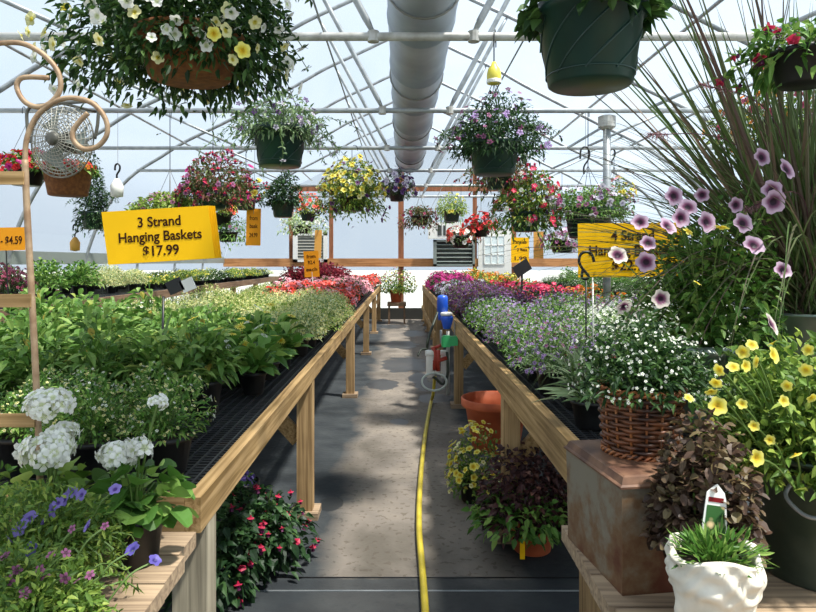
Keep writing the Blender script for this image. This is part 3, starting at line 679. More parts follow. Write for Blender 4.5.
# right bench
put('spiky', (.66, 2.28, RZ), 'spiky grey-green plant in a black pot just behind the wicker basket', P_, None, 0, .95)
put('greenb', (.84, 2.38, RZ), 'small leafy green plant behind the wicker basket, right of the spiky one', P_, None, 1, .7)
put('spiky', (.70, 2.6, RZ), 'spiky plant with one red flower on the edge of the right bench', P_, None, 1, .9)
bed('eupho', 1.1, 1.9, 2.8, 4.3, .21, RZ, 'white-dotted filler plant near end of right bench', P_, 'white fillers on the right bench')
LG = {'lav': 'grey-green lilac-flowered filler on right bench edge', 'greenlav': 'bright green lilac-flowered filler on right bench edge'}
GG = {'lav': 'grey-green lilac fillers on the right bench', 'greenlav': 'green lilac fillers on the right bench'}
bed(('greenlav', 'greenlav', 'lav'), .67, .95, 2.85, 5.6, .195, RZ, LG, P_, GG, scale=(.88, 1.02))
bed(('lav', 'greenlav'), 1.15, 1.9, 4.5, 5.5, .22, RZ, {'lav': 'grey-green lilac filler behind the white-dotted fillers', 'greenlav': 'bright green lilac filler behind the white-dotted fillers'}, P_, GG)
bed('violet', .68, 1.2, 5.85, 8.2, .22, RZ, 'dark violet-flowered plant midway along right bench', P_, 'dark violets on the right bench')
bed('violet', 1.38, 1.5, 5.75, 6.2, .22, RZ, 'dark violet-flowered plant beside the orange petunias', P_, 'dark violets on the right bench')
bed('hotmix', 1.35, 1.95, 6.4, 9.2, .25, RZ, 'hot pink and white petunia on right bench', P_, 'hot pink petunias on the right bench')
bed('orange', 1.62, 1.95, 5.7, 6.2, .25, RZ, 'orange petunia before the hot pink ones', P_, 'orange petunias on the right bench')
bed('whiteb', .7, 1.2, 8.5, 10.3, .25, RZ, 'white and lilac pansy on right bench', P_, 'pale pansies on the right bench')
bed('magenta', .7, 1.3, 10.6, 14.6, .27, RZ, 'magenta petunia at far end of right bench', P_, 'magenta petunias on the right bench')
bed(('orange', 'yellowb'), 1.5, 1.95, 9.5, 14.8, .3, RZ, {'orange': 'orange petunia far back on right bench', 'yellowb': 'yellow-flowered bushy plant far back on right bench'}, P_,
    {'orange': 'orange petunias at the far right', 'yellowb': 'yellow plants at the far right'})
bed('greenb', .8, 1.9, 15.1, 15.7, .34, RZ, 'plain green plant, very end of right bench', P_, 'green plants at the end of the right bench')
# tall bench by the left wall and side bench on the right
TZ = 1.091
bed(('tray', 'traylime'), -4.1, -3.15, 8.6, 15.6, .36, TZ, {'tray': 'low dark green seedlings on tall left bench', 'traylime': 'yellow-flowered seedlings on tall left bench'}, P_, {'tray': 'dark seedlings on the tall bench', 'traylime': 'yellow seedlings on the tall bench'}, scale=(1, 1.15))
bed('greenb', -3.9, -3.2, 6.5, 7.3, .36, TZ, 'bright green leafy plant on tall left bench', P_, 'green plants on the tall left bench', scale=(1, 1.2))
bed('pale', -3.9, -3.2, 7.5, 8.4, .3, TZ, 'pale silvery plant on tall left bench', P_, 'pale plants on the tall left bench')
bed('dianthus', -3.8, -3.2, 4.7, 6.1, .42, TZ, 'mound of dusty pink flowers, tall left bench', P_, 'dusty pink dianthus on the tall left bench')
bed(('greenb', 'tray'), 3.3, 4.2, 7.0, 15, .42, .941, {'greenb': 'leafy green plant on right wall bench', 'tray': 'dark low seedlings on right wall bench'}, P_, {'greenb': 'green plants by the right wall', 'tray': 'seedlings by the right wall'})

# ---------------------------------------------------------------- hanging baskets
def G(r, h, pk='pot_green', **k): d = dict(pot=(r, h, pk), zlo=-.35, trail=.12, hang=.35, mess=.7, stems=10); d.update(k); return d
def hanging(px, py, d, sp, seed, label, pot='pot', strands=4, top=2.755, name='hanging_basket', rz=None, hk='hook', wire=True):
    """py is the rim of the pot in the photograph, d the truss it hangs from"""
    r, h, pk = sp['pot']; p = at(px, py, d); base = (p.x, p.y, p.z-h)
    t = plant(name, sp, seed, base, R.uniform(0, 6) if rz is None else rz, label, 'hanging basket', 'baskets hung from the roof trusses', potname=pot)
    kids = KIDS[t.name]; apex = min(h+.36, top-base[2]-.1); mb = MB()
    for k in range(strands):
        a = 2*PI*k/strands+.4; mb.tube([(r*1.02*math.cos(a), r*1.02*math.sin(a), h*.95), (0, 0, apex)], .0016 if d < 3 else .0024, 4)
    mb.build('hanger_wire', M['hook'] if pk == 'pot_green' else M['wire'], t)
    mb = MB(); H = top-base[2]; q = .022
    if hk == 'hook':
        mb.tube([(0, 0, apex-.01)]+[(0, 0, apex+.02+(H-.04-apex-.02)*j/3) for j in range(4)]+[(q*(1-math.cos(a))*1.6, 0, H-.03+.05*math.sin(a)) for a in np.linspace(0, PI*1.1, 8)[1:]], .0035, 6)
        mb.build('hook', M['hook'], t)
    return t
# the two baskets closest to the camera hang from the truss overhead
hanging(190, 36, 1.92, G(.15, .13, 'coir', R=.29, H=.22, n=6500, L=.028, W=.014, leaf='leaf_dark', zlo=-.4, trail=.1, vines=40, vlen=.24, fill=.4, bl=[('trumpet', 130, .018, 'p_white', 1.05, -.4), ('trumpet', 80, .018, 'p_paleyellow', 1.08, -.4), ('trumpet', 12, .02, 'p_yellow', 1.1, -.4)]), 11,
        'large overflowing basket of white and yellow petunias at the top left, closest to the camera')
hanging(590, 8, 1.94, G(.158, .235, R=.22, H=.14, n=620, L=.044, W=.044, leaf='leaf_dark', zlo=-.02, trail=.03, fill=.6, droop=.35, prof=(.3, 1, .95, .5, .06), vines=9, vlen=.12, hang=.0), 12,
        'big dark green pot with ivy over its rim, top right, closest to the camera')
hanging(280, 128, 3.75, G(.153, .225, R=.26, H=.2, n=1500, L=.04, W=.014, leaf='leaf_grey', trail=.04, zlo=-.15, vines=30, vlen=.38, mess=.9, fill=.7, bl=[('five', 36, .017, 'p_lavender', 1.05), ('five', 60, .017, 'p_deeppurple', 1.15, -.2)]), 13,
        'green swirl-ribbed pot with airy purple flowers, nearest left of the duct')
hanging(494, 142, 3.75, G(.148, .19, R=.29, H=.27, n=3000, L=.034, W=.012, leaf='leaf_deep', trail=.06, zlo=-.2, vines=46, vlen=.24, mess=.9, bl=[('five', 46, .015, 'p_mauve', 1.06), ('five', 34, .02, 'p_lilac', 1.05)]), 14,
        'green pot with a wide dark bush and mauve flowers, nearest right of the duct')
hanging(499, 171, 5.58, G(.115, .16, R=.26, H=.18, n=900, L=.04, W=.017, leaf='leaf_redgreen', trail=.16, zlo=-.4, vines=20, vlen=.3, bl=[('bell', 40, .022, 'p_fuchsia', 1.05, -.4)]), 15,
        'small green pot of red and purple fuchsia hung low behind the mauve-flowered basket')
hanging(526, 212, 5.58, G(.13, .17, R=.33, H=.42, n=2400, L=.045, W=.018, leaf='leaf_yellow', trail=.14, zlo=-.2, vines=12, vlen=.2, bl=[('trumpet', 60, .03, 'p_hotmix', 1.04, -.2), ('trumpet', 30, .026, 'p_white', 1.04, -.2), ('bell', 30, .02, 'p_fuchsia', 1.08, -.3)]), 16,
        'tall full basket of pink, white and dark red flowers, above the small yellow card')
hanging(588, 208, 5.58, G(.2, .26, R=.38, H=.2, n=2200, L=.04, W=.015, leaf='leaf_mid', trail=.06, zlo=-.2, vines=24, vlen=.2, bl=[('trumpet', 40, .028, 'p_lavender', 1.05), ('trumpet', 30, .026, 'p_mauve', 1.05), ('five', 30, .02, 'p_deeppurple', 1.1)]), 17,
        'wide green pot with pale pink petunias, hung just behind the right yellow sign')
hanging(614, 198, 7.41, G(.125, .22, R=.2, H=.2, n=500, L=.045, W=.018, leaf='leaf_yellow', trail=.02, zlo=0, bl=[('trumpet', 26, .035, 'p_yellow', 1.05), ('trumpet', 24, .03, 'p_pink', 1.08)]), 18,
        'dark pot with yellow and pink flowers, hung behind and right of the pipe post')
hanging(352, 198, 7.41, G(.16, .15, 'pot_black', R=.4, H=.46, n=3000, L=.045, W=.019, leaf='leaf_fresh', trail=.1, zlo=-.3, vines=14, vlen=.2, bl=[('trumpet', 80, .034, 'p_yellow', 1.03, .1), ('trumpet', 60, .034, 'p_paleyellow', 1.03, 0), ('trumpet', 40, .03, 'p_violet', 1.05, -.5)]), 19,
        'big globe of yellow petunias with dark purple ones below, left of the duct', top=2.76)
hanging(397, 190, 9.24, G(.12, .16, 'pot_black', R=.27, H=.28, n=900, L=.04, W=.018, leaf='leaf_dark', trail=.06, zlo=-.2, bl=[('trumpet', 60, .038, 'p_lavender', 1.05), ('trumpet', 44, .036, 'p_deeppurple', 1.05, -.3)]), 20,
        'basket of white and deep purple petunias directly under the end of the duct')
hanging(213, 194, 5.58, G(.13, .13, 'pot_green', R=.34, H=.3, n=2400, L=.045, W=.018, leaf='leaf_redgreen', trail=.05, zlo=-.2, vines=16, vlen=.16, bl=[('bell', 90, .021, 'p_fuchsia', 1.03, -.2), ('five', 50, .022, 'p_mauve', 1.05, -.2), ('trumpet', 16, .03, 'p_magenta', 1.06, -.3)]), 21,
        'wide basket of red and mauve fuchsia above the left sign')
hanging(246, 196, 7.41, G(.12, .16, R=.25, H=.26, n=900, L=.042, W=.018, leaf='leaf_dark', trail=.05, zlo=-.2, bl=[('trumpet', 20, .035, 'p_yellow', 1.06, -.2), ('bell', 40, .024, 'p_fuchsia', 1.04)]), 22,
        'green pot of fuchsia with a few yellow flowers, right of the wide fuchsia basket')
hanging(283, 200, 7.41, G(.13, .2, R=.2, H=.42, n=1100, L=.045, W=.022, leaf='leaf_deep', trail=.05, zlo=-.1, vines=10, vlen=.25), 23,
        'tall narrow dark green ivy in a green pot, under the swirl-ribbed pot')
hanging(308, 212, 11.07, G(.13, .15, R=.26, H=.28, n=500, L=.05, W=.022, leaf='leaf_lime', trail=.02, zlo=0, bl=[('trumpet', 60, .034, 'p_coral', 1.05)]), 24,
        'small far pot with coral-pink flowers on top, above the shuttered window')
hanging(303, 226, 12.9, G(.16, .15, 'pot_black', R=.42, H=.26, n=900, L=.06, W=.03, leaf='leaf_pale', trail=.1, zlo=-.3, bl=[('trumpet', 30, .034, 'p_white', 1.05)]), 25,
        'far basket of pale variegated leaves just above the shuttered window')
hanging(222, 214, 9.24, G(.14, .16, 'pot_black', R=.26, H=.2, n=420, L=.05, W=.022, leaf='leaf_mid', trail=.02, zlo=0, bl=[('trumpet', 46, .042, 'p_coral', 1.05, .1), ('trumpet', 26, .04, 'p_yellow', 1.05, .1)]), 26,
        'pot of coral and yellow flowers hung beside the right edge of the left yellow sign')
hanging(228, 232, 9.24, G(.14, .14, 'pot_black', R=.3, H=.24, n=900, L=.045, W=.018, leaf='leaf_mid', trail=.12, zlo=-.4, bl=[('five', 40, .022, 'p_mauve', 1.05, -.2)]), 27,
        'low leafy green basket between the left yellow sign and the orange card')
hanging(68, 168, 5.58, G(.2, .24, 'coir', R=.22, H=.07, n=420, L=.05, W=.03, leaf='leaf_mid', trail=.02, zlo=0, bl=[('trumpet', 34, .036, 'p_red', 1.05), ('trumpet', 12, .034, 'p_pink', 1.05), ('five', 14, .03, 'p_orange', 1.05)]), 28,
        'round coir-lined basket of red flowers directly below the wire fan', pot='liner')
hanging(26, 167, 5.58, G(.15, .16, 'pot_black', R=.24, H=.2, n=420, L=.05, W=.03, leaf='leaf_mid', trail=.04, zlo=-.1, bl=[('trumpet', 60, .03, 'p_red', 1.05), ('trumpet', 24, .034, 'p_magenta', 1.05, -.2)]), 29,
        'black pot of bright red and magenta flowers at the far left edge, beside the fan')
hanging(94, 212, 7.41, G(.14, .2, R=.19, H=.72, n=2100, L=.04, W=.018, leaf='leaf_deep', trail=.1, zlo=-.25, vines=12, vlen=.25), 30,
        'tall column of dark trailing vine in a green pot, left of the left sign')
hanging(170, 212, 5.58, G(.15, .14, 'pot_black', R=.36, H=.22, n=1300, L=.05, W=.022, leaf='leaf_lime', trail=.02, zlo=0, vines=14, vlen=.2, bl=[('five', 50, .02, 'p_mauve', 1.05, .2)]), 31,
        'wide lime-green leafy basket peeking out above the left yellow sign')
hanging(420, 216, 11.07, G(.16, .16, 'pot_black', R=.36, H=.26, n=1100, L=.05, W=.024, leaf='leaf_redgreen', trail=.14, zlo=-.4, bl=[('trumpet', 24, .03, 'p_dusty', 1.05, -.4)]), 32,
        'far basket of dark green and reddish trailing leaves, just right of the centre post')
hanging(452, 210, 11.07, G(.14, .2, R=.3, H=.26, n=900, L=.05, W=.02, leaf='leaf_lime', trail=.03, zlo=-.1, bl=[('trumpet', 20, .028, 'p_yellow', 1.05)]), 33,
        'far dark pot of bright lime-green leaves, above the white heater box')
hanging(461, 236, 11.07, G(.16, .2, 'pot_black', R=.33, H=.2, n=500, L=.05, W=.022, leaf='leaf_dark', trail=.08, zlo=-.3, bl=[('trumpet', 60, .042, 'p_coral', 1.05, -.2), ('trumpet', 40, .04, 'p_white', 1.05, -.4)]), 34,
        'far black pot of coral and white flowers in front of the exhaust fan')
hanging(481, 228, 11.07, G(.13, .15, 'pot_black', R=.27, H=.24, n=360, L=.05, W=.022, leaf='leaf_dark', trail=.02, zlo=0, bl=[('trumpet', 80, .04, 'p_red', 1.05)]), 35,
        'far black pot of bright red flowers hung over the white door')
hanging(562, 240, 9.24, G(.17, .18, 'pot_black', R=.38, H=.22, n=700, L=.045, W=.02, leaf='leaf_mid', trail=.1, zlo=-.3, bl=[('trumpet', 90, .036, 'p_mauve', 1.05, -.3), ('trumpet', 60, .034, 'p_lavender', 1.05, -.3)]), 36,
        'low basket of mauve and white petunias between the tan card and the right yellow sign')
hanging(803, 52, 1.92, G(.09, .1, 'pot_black', R=.14, H=.11, n=260, L=.042, W=.02, leaf='leaf_mid', trail=.08, zlo=-.2, droop=.5, vines=10, vlen=.2, bl=[('bell', 12, .02, 'p_fuchsia', 1.0, -.1)]), 37,
        'leafy fuchsia basket with pink-red bells in the top right corner, behind the grass', top=2.75)
hanging(783, 122, 3.75, G(.15, .17, 'pot_black', R=.4, H=.2, n=1300, L=.04, W=.018, leaf='leaf_yellow', trail=.1, zlo=-.3, bl=[('trumpet', 50, .022, 'p_orange', 1.05, -.2), ('trumpet', 50, .022, 'p_dusty', 1.05, -.2)]), 38,
        'basket of small orange and pink flowers seen through the tall grass')
hanging(450, 216, 14.7, G(.15, .16, 'pot_black', R=.36, H=.24, n=400, L=.06, W=.024, leaf='leaf_mid', trail=.1, zlo=-.3), 39, 'plain green basket at the very back, behind the lime-green one')
# pot hanging low at the end of the path
t = plant('patio_planter', G(.15, .28, 'terra', R=.42, H=.38, n=1300, L=.06, W=.03, leaf='leaf_yellow', trail=.03, zlo=0, bl=[('trumpet', 30, .026, 'p_yellow', 1.04), ('five', 50, .026, 'p_dusty', 1.0, .5)]), 40, (at(396, 300, 15.4).x, 15.4, .5), 0,
        'terracotta pot of mixed foliage on a dark stand at the far end of the path', 'potted plant', potname='pot')
mb = MB(); mb.box((-.32, 15.15, .42), (.12, 15.65, .5)); 
o = mb.build('plant_stand', M['dark_wood']); tag(o, 'dark low stand under the terracotta pot at the end of the path', 'plant stand')
for xx in (-.3, .06):
    for yy in (15.17, 15.59):
        mb = MB(); mb.box((xx, yy, 0), (xx+.04, yy+.04, .42)); mb.build('leg', M['dark_wood'], o)

# ---------------------------------------------------------------- foreground plants with flowers of their own
BM = {}
def bloom_mesh(kind, mt):
    if (kind, mt) not in BM:
        mb = MB(); V, Fc, T = TPL[kind]; mb.add(V, Fc, T, np.full(len(V), .3)); BM[(kind, mt)] = mb.mesh('bloom', M[mt], True)
    return BM[(kind, mt)]
def blooms(t, kind, mt, L, base, name='bloom', face=(0, -1, .25), jit=.45, seed=1, label=None, bend=.12):
    """flowers on their own stems growing out of the plant t; L = [(px, py, distance, radius)]"""
    rr = random.Random(seed); st = MB(); o0 = t.location
    for (px, py, d, rad) in L:
        p = at(px, py, d)-o0; f = Vector(face)+Vector([rr.gauss(0, jit) for _ in range(3)]); f.normalize()
        b = Vector(base)+Vector((rr.uniform(-.03, .03), rr.uniform(-.03, .03), 0)); q = p-f*rad*.4; b = b+(q-b)*.6-Vector((0, 0, .03)); bend = .015
        mid = (b+q)/2+Vector((0, 0, bend)); st.tube(catmull([b, mid, q], 4), .0018, 5, False)
        o = link(name, bloom_mesh(kind, mt), t, p); o.rotation_euler = f.to_track_quat('Z', 'Y').to_euler(); o.scale = (rad*rr.uniform(.9, 1.12),)*3
        if label: o['label'] = label
    st.build('flower_stems', M['stem'], t)
# purple-veined petunia in a grey tub on the right bench
sp = dict(R=.24, H=.56, n=3600, L=.034, W=.02, leaf='leaf_mid', pot=(.13, .3, 'zinc'), fill=.5, mess=.7, stems=40, zlo=-.25, trail=.08, hang=.2, prof=(.2, .9, 1, .5, .05), vines=16, vlen=.25)
t = plant('potted_petunia', sp, 61, (1.06, 2.25, RZ), 0, 'bushy petunia with large pale mauve flowers with dark throats, in a zinc tub', 'potted plant', potname='tub', mesh=None)
blooms(t, 'trumpet', 'p_pinkvein', [(787,169,1.95,.034),(772,190,1.95,.032),(774,202,1.92,.034),(743,223,1.9,.033),(754,245,1.88,.035),(783,270,1.85,.03),(674,196,1.98,.034),(688,207,1.96,.03),(681,218,1.92,.03),(707,222,1.9,.034),(762,157,2.0,.03),(702,195,2.02,.026),(668,226,1.9,.03),(648,243,1.9,.026),(646,262,1.88,.028),(640,222,1.95,.026),(736,205,2.0,.025)], (0, 0, .35), label='pale mauve flower with a dark purple throat', jit=.28)
blooms(t, 'trumpet', 'p_creamvein', [(661,299,1.85,.026),(624,307,1.85,.026),(618,255,1.86,.028),(772,324,1.62,.028),(640,314,1.85,.018)], (0, 0, .3), label='cream flower with a dark throat', seed=4, name='pale_bloom')
blooms(t, 'five', 'p_yellow', [(721,228,1.9,.02),(688,232,1.92,.018),(697,283,1.85,.014)], (0, 0, .35), seed=8, name='small_bloom', label='small yellow flower')
# tall purple fountain grass in a zinc tub behind it
t = empty('fountain_grass', (1.46, 2.32, RZ), 0, 'very tall purple fountain grass with arching blades in a zinc tub on the right bench', 'ornamental grass')
mb = MB(); mb.lathe([(.001, 0), (.17, 0), (.175, .01), (.2, .39), (.215, .395), (.215, .405), (.19, .405), (.185, .33)], n=40); mb.build('tub', M['zinc'], t, True)
mb = MB(); mb.lathe([(.188, .34), (.188, .35), (.001, .355)], n=20); mb.build('soil', M['soil'], t)
for s in (-1, 1):
    mb = MB(); mb.tube(catmull([(-.05, s*.2, .36), (-.06, s*.235, .3), (0, s*.25, .27), (.06, s*.235, .3), (.05, s*.2, .36)], 4), .006, 6); mb.build('handle', M['galv'], t, True)
rng = np.random.default_rng(5); n = 560
P = np.stack([rng.normal(0, .06, n), rng.normal(0, .06, n), np.full(n, .35)], 1); a = rng.uniform(0, 2*PI, n); tl = np.abs(rng.normal(0, .8, n))
D = np.stack([np.cos(a)*tl-.35*rng.uniform(0, 1, n), np.sin(a)*tl*.6-.05, np.ones(n)], 1)
mb = MB(); leaves(mb, P, D, 1.3, .0065, rng, (.6, .9, 1, 1, .9, .75, .5, .3, .04), droop=.42, fold=.3)
n = 150; a = rng.uniform(0, 2*PI, n); P = np.stack([rng.normal(0, .05, n), rng.normal(0, .05, n), np.full(n, .35)], 1); tl = rng.uniform(.1, .7, n)
leaves(mb, P, np.stack([np.cos(a)*tl-.15, np.sin(a)*tl*.6, np.ones(n)], 1), 1.38, .015, rng, (.5, .9, 1, 1, .9, .75, .5, .3, .04), droop=.16, fold=.3)
n = 150; a = rng.uniform(0, 2*PI, n); P = np.stack([rng.normal(0, .05, n), rng.normal(0, .05, n), np.full(n, .35)], 1)
leaves(mb, P, np.stack([np.cos(a)*.75-.25, np.sin(a)*.5, np.full(n, 1.0)], 1), 1.35, .009, rng, (.6, .9, 1, 1, .95, .9, .8, .6, .4, .2, .04), droop=.85, fold=.3)
mb.build('blades', M['grass'], t)['kind'] = 'stuff'
for i, (px, py, d, l) in enumerate(((700, 84, 2.0, .13), (648, 134, 2.0, .08), (745, 210, 2.0, .1), (760, 62, 2.3, .12))):
    q = at(px, py, d)-t.location; b = Vector((0, 0, .35)); mid = b*.4+q*.6+Vector((.1, 0, .2)); pts = catmull([b, mid, q], 8)
    mb = MB(); mb.tube(pts, .0016, 4); dr = (pts[-1]-pts[-3]).normalized()
    k = 130; s_ = rng.uniform(0, 1, k); Pp = np.array([tuple(q-dr*l*(1-v)) for v in s_])
    leaves(mb, Pp, np.array(tuple(dr))+rng.normal(0, .6, (k, 3)), .024, .002, rng, (.6, 1, .1)); mb.build('seed_plume', plantmat('seed_plume', [(0, '#6c4450'), (1, '#b48a8c')]) if i == 0 else bpy.data.materials['seed_plume'], t)
# yellow petunias in the big zinc bucket, right foreground
t = empty('bucket_of_petunias', (.905, 1.4, .79), 0, 'big zinc bucket overflowing with yellow petunias in the right foreground', 'potted plant')
mb = MB(); mb.lathe([(.001, 0), (.125, 0), (.128, .006), (.146, .248), (.153, .25), (.153, .262), (.142, .262), (.135, .21)], n=48)
mb.build('bucket', M['bucket'], t, True); mb = MB(); mb.lathe([(.138, .21), (.138, .22), (.001, .225)], n=20); mb.build('soil', M['soil'], t)
mb = MB(); mb.tube(catmull([(-.118, -.09, .215), (-.135, -.1, .19), (-.115, -.135, .165), (-.08, -.16, .175), (-.055, -.155, .205), (-.05, -.14, .22)], 5), .0042, 7); mb.build('handle', M['galv'], t, True)
sp = dict(R=.2, H=.23, n=5200, L=.03, W=.013, leaf='leaf_fresh', pot=(.14, .2, 'zinc'), fill=.5, mess=.8, stems=40, zlo=0, trail=.0, vines=26, vlen=.12)
ms = plant_meshes(sp, 71)
for k, me in ms.items():
    o = link(k, me, t, (-.01, 0, .22))
    if k == 'foliage': o['kind'] = 'stuff'
blooms(t, 'trumpet', 'p_yellow', [(774,355,1.3,.0175),(752,345,1.32,.014),(743,352,1.3,.014),(808,350,1.3,.013),(719,370,1.28,.014),(733,367,1.27,.014),(746,366,1.26,.013),(756,362,1.26,.013),(716,383,1.26,.013),(711,392,1.26,.011),(718,406,1.24,.017),(689,398,1.28,.01),(806,370,1.25,.013),(787,386,1.24,.011),(784,401,1.22,.012),(754,426,1.21,.011),(796,455,1.17,.013),(757,458,1.16,.015),(711,421,1.24,.009),(772,343,1.34,.012),(742,404,1.25,.01),(812,398,1.24,.011),(770,440,1.2,.009)], (0, 0, .18), face=(-.1, -1, .35), seed=2, label='bright yellow trumpet flower', bend=.02)
# brown-leaved coleus between the rusty box, the stone head and the bucket
sp = dict(R=.085, H=.2, n=2400, L=.018, W=.015, leaf='leaf_brown', pot=(.04, .15, 'pot_black'), fill=.5, mess=.9, droop=.3, stems=16, zlo=-.15, hang=.1, prof=(.3, 1, 1, .4))
plant('potted_coleus', sp, 81, (.552, 1.215, .79), 0, 'brown-leaved bushy plant wedged between the rusty box and the zinc bucket', 'potted plant')
# rusted metal box carrying the wicker basket
m, n, l, b = mat0('rusted_tin')
tco = n.new('ShaderNodeTexCoord'); z1 = n.new('ShaderNodeTexNoise'); z1.inputs['Scale'].default_value = 14; z1.inputs['Detail'].default_value = 8; z1.inputs['Roughness'].default_value = .65
l.new(tco.outputs['Object'], z1.inputs['Vector']); sp_ = n.new('ShaderNodeSeparateXYZ'); l.new(tco.outputs['Object'], sp_.inputs[0])
q = n.new('ShaderNodeMath'); q.operation = 'MULTIPLY_ADD'; l.new(sp_.outputs[2], q.inputs[0]); q.inputs[1].default_value = -1.1; l.new(z1.outputs['Fac'], q.inputs[2])
q2 = n.new('ShaderNodeMath'); q2.operation = 'MULTIPLY_ADD'; l.new(sp_.outputs[0], q2.inputs[0]); q2.inputs[1].default_value = 2.2; l.new(q.outputs[0], q2.inputs[2])
r = n.new('ShaderNodeValToRGB'); e = r.color_ramp.elements; e[0].position = .08; e[0].color = lin('#847c6c'); e[1].position = .42; e[1].color = lin('#5c2e1c'); k = e.new(.25); k.color = lin('#74583e')
l.new(q2.outputs[0], r.inputs['Fac']); l.new(r.outputs['Color'], b.inputs['Base Color']); b.inputs['Roughness'].default_value = .5; b.inputs['Metallic'].default_value = .05
M['rusty'] = m; M['rusty_lid'] = plain('rusted_lid', '#55382a', .6, .0, c2='#7c5a44', nscale=18, bump=.3)
t = empty('rusty_box', (.509, 1.43, .79), math.radians(8), 'rusted square metal box on the right plank table, carrying the wicker basket', 'metal box')
a_, b_2, h_ = .095, .14, .212
mb = MB(); V = []
for (f, z) in ((.96, 0), (.97, .006), (1, h_)): V += [(sx_*a_*f, sy_*b_2*f, z) for sx_, sy_ in ((-1,-1),(1,-1),(1,1),(-1,1))]
mb.add(V, [(0,3,2,1)]+[(i*4+k, i*4+(k+1) % 4, i*4+4+(k+1) % 4, i*4+4+k) for i in range(2) for k in range(4)]+[(8,9,10,11)]); mb.build('body', M['rusty'], t)
mb = MB(); V = []
for (f, z) in ((.0, h_), (.005, h_+.002), (.005, h_+.006), (.0, h_+.009), (-.006, h_+.022), (-.012, h_+.024)): V += [(sx_*(a_+f), sy_*(b_2+f), z) for sx_, sy_ in ((-1,-1),(1,-1),(1,1),(-1,1))]
mb.add(V, [(0,3,2,1)]+[(i*4+k, i*4+(k+1) % 4, i*4+4+(k+1) % 4, i*4+4+k) for i in range(5) for k in range(4)]+[(20,21,22,23)]); mb.build('lid', M['rusty_lid'], t)
# wicker basket with white filler flowers
BZ = .79+h_+.024
t = empty('wicker_basket', (.538, 1.46, BZ), 0, 'brown woven wicker basket of airy white-flowered greenery, standing on the rusty box', 'basket')
mb = MB(); ns = 16; H = .14
for k in range(15):
    z = .006+k*H/15
    for sub in (0,):
        pts = []; rb = .076+.012*z/H
        for j in range(ns*4+1):
            an = 2*PI*j/(ns*4); pts.append(((rb+.0052*math.sin(an*ns/2+(PI if k % 2 else 0)))*math.cos(an), (rb+.0052*math.sin(an*ns/2+(PI if k % 2 else 0)))*math.sin(an), z+R.uniform(-.0006, .0006)))
        mb.tube(pts, .0045, 6, False)
mb.build('weave', M['wicker'], t, True); 
mb = MB()
for k in range(ns): 
    an = 2*PI*(k+.5)/ns; mb.tube([(.076*math.cos(an), .076*math.sin(an), 0), (.0885*math.cos(an), .0885*math.sin(an), H+.005)], .003, 5)
mb.build('stakes', M['wicker_l'], t, True)
for z, nm in ((.004, 'base_band'), (H+.002, 'rim_band')):
    mb = MB()
    for ph in (0, PI):
        rb = .079+.012*z/H; mb.tube([((rb+.004*math.cos(an*16+ph))*math.cos(an), (rb+.004*math.cos(an*16+ph))*math.sin(an), z+.005*math.sin(an*16+ph)) for an in np.linspace(0, 2*PI, 130)], .0036, 5, False)
    mb.build(nm, M['wicker_l'], t, True)
mb = MB(); mb.lathe([(.001, 0), (.073, 0), (.084, H*.9), (.001, H*.9)], n=24); mb.build('liner', M['soil'], t)
sp = dict(R=.135, H=.17, n=2000, L=.024, W=.009, leaf='leaf_dark', pot=(.085, .1, 'pot_black'), fill=.5, mess=.8, stems=50, sr=.001, zlo=0, vines=16, vlen=.08, bl=[('five', 420, .0036, 'p_white', 1.14, -.05)])
for k, me in plant_meshes(sp, 91).items():
    o = link('blossoms' if 'bloss' in k else k, me, t, (.01, 0, H*.9)); 
    if k != 'stems': o['kind'] = 'stuff'
# stone head planter
t = empty('head_planter', (.53, 1.1, .79), 0, 'white cast-stone planter shaped like a head, holding a green sedum', 'planter')
nT, nZ = 96, 60; V = []; HH = .172
def hr(th, z):
    s = z/HH; r = float(np.interp(s, [0, .08, .3, .5, .7, .88, 1], [.040, .048, .062, .072, .0805, .083, .080]))
    a = (th+PI/2+PI) % (2*PI)-PI      # 0 = facing the camera
    def g(x, w): return math.exp(-(x/w)**2)
    r += .016*g(a, .16)*g(s-.34, .1)*(1.0 if s < .42 else .7)      # nose
    r += .007*g(abs(a)-.42, .28)*g(s-.53, .045)                     # brow ridge
    r -= .008*g(abs(a)-.42, .17)*g(s-.44, .05)                      # eye sockets
    r += .005*g(abs(a)-.42, .1)*g(s-.44, .03)                       # eyes
    r += .005*g(abs(a)-.6, .22)*g(s-.28, .08)                       # cheeks
    r += .006*g(a, .22)*(g(s-.2, .018)+g(s-.165, .018)); r += .006*g(a, .25)*g(s-.07, .05)   # lips, chin
    r += .012*g(abs(a)-1.55, .14)*g(s-.4, .1)                       # ears
    if s > .6: r += .006*min(1, (s-.6)/.06)*(.6+.5*math.sin(5*a+s*26+2*math.sin(3*a))+.45*math.sin(11*a-s*34+1.5*math.sin(7*a)))   # wavy hair
    return r*.86
for i in range(nZ+1):
    z = HH*i/nZ
    for k in range(nT):
        th = 2*PI*k/nT; zz = z+(.008*math.sin(3*th+.6)*(i/nZ)**6); r = hr(th, z); V.append((r*math.cos(th), r*math.sin(th), zz))
for (f, dz) in ((.93, .002), (.86, -.006), (.84, -.03)):
    for k in range(nT): 
        th = 2*PI*k/nT; V.append((.07*f*math.cos(th), .07*f*math.sin(th), HH+dz+.008*math.sin(3*th+.6)))
m_ = len(V)//nT
mb = MB(); mb.add(V, [(i*nT+k, i*nT+(k+1) % nT, (i+1)*nT+(k+1) % nT, (i+1)*nT+k) for i in range(m_-1) for k in range(nT)]+[tuple(range(nT))[::-1]]); mb.build('head', M['stone'], t, True)
mb = MB(); mb.lathe([(.056, HH-.03), (.056, HH-.02), (.001, HH-.012)], n=20); mb.build('soil', M['soil'], t)
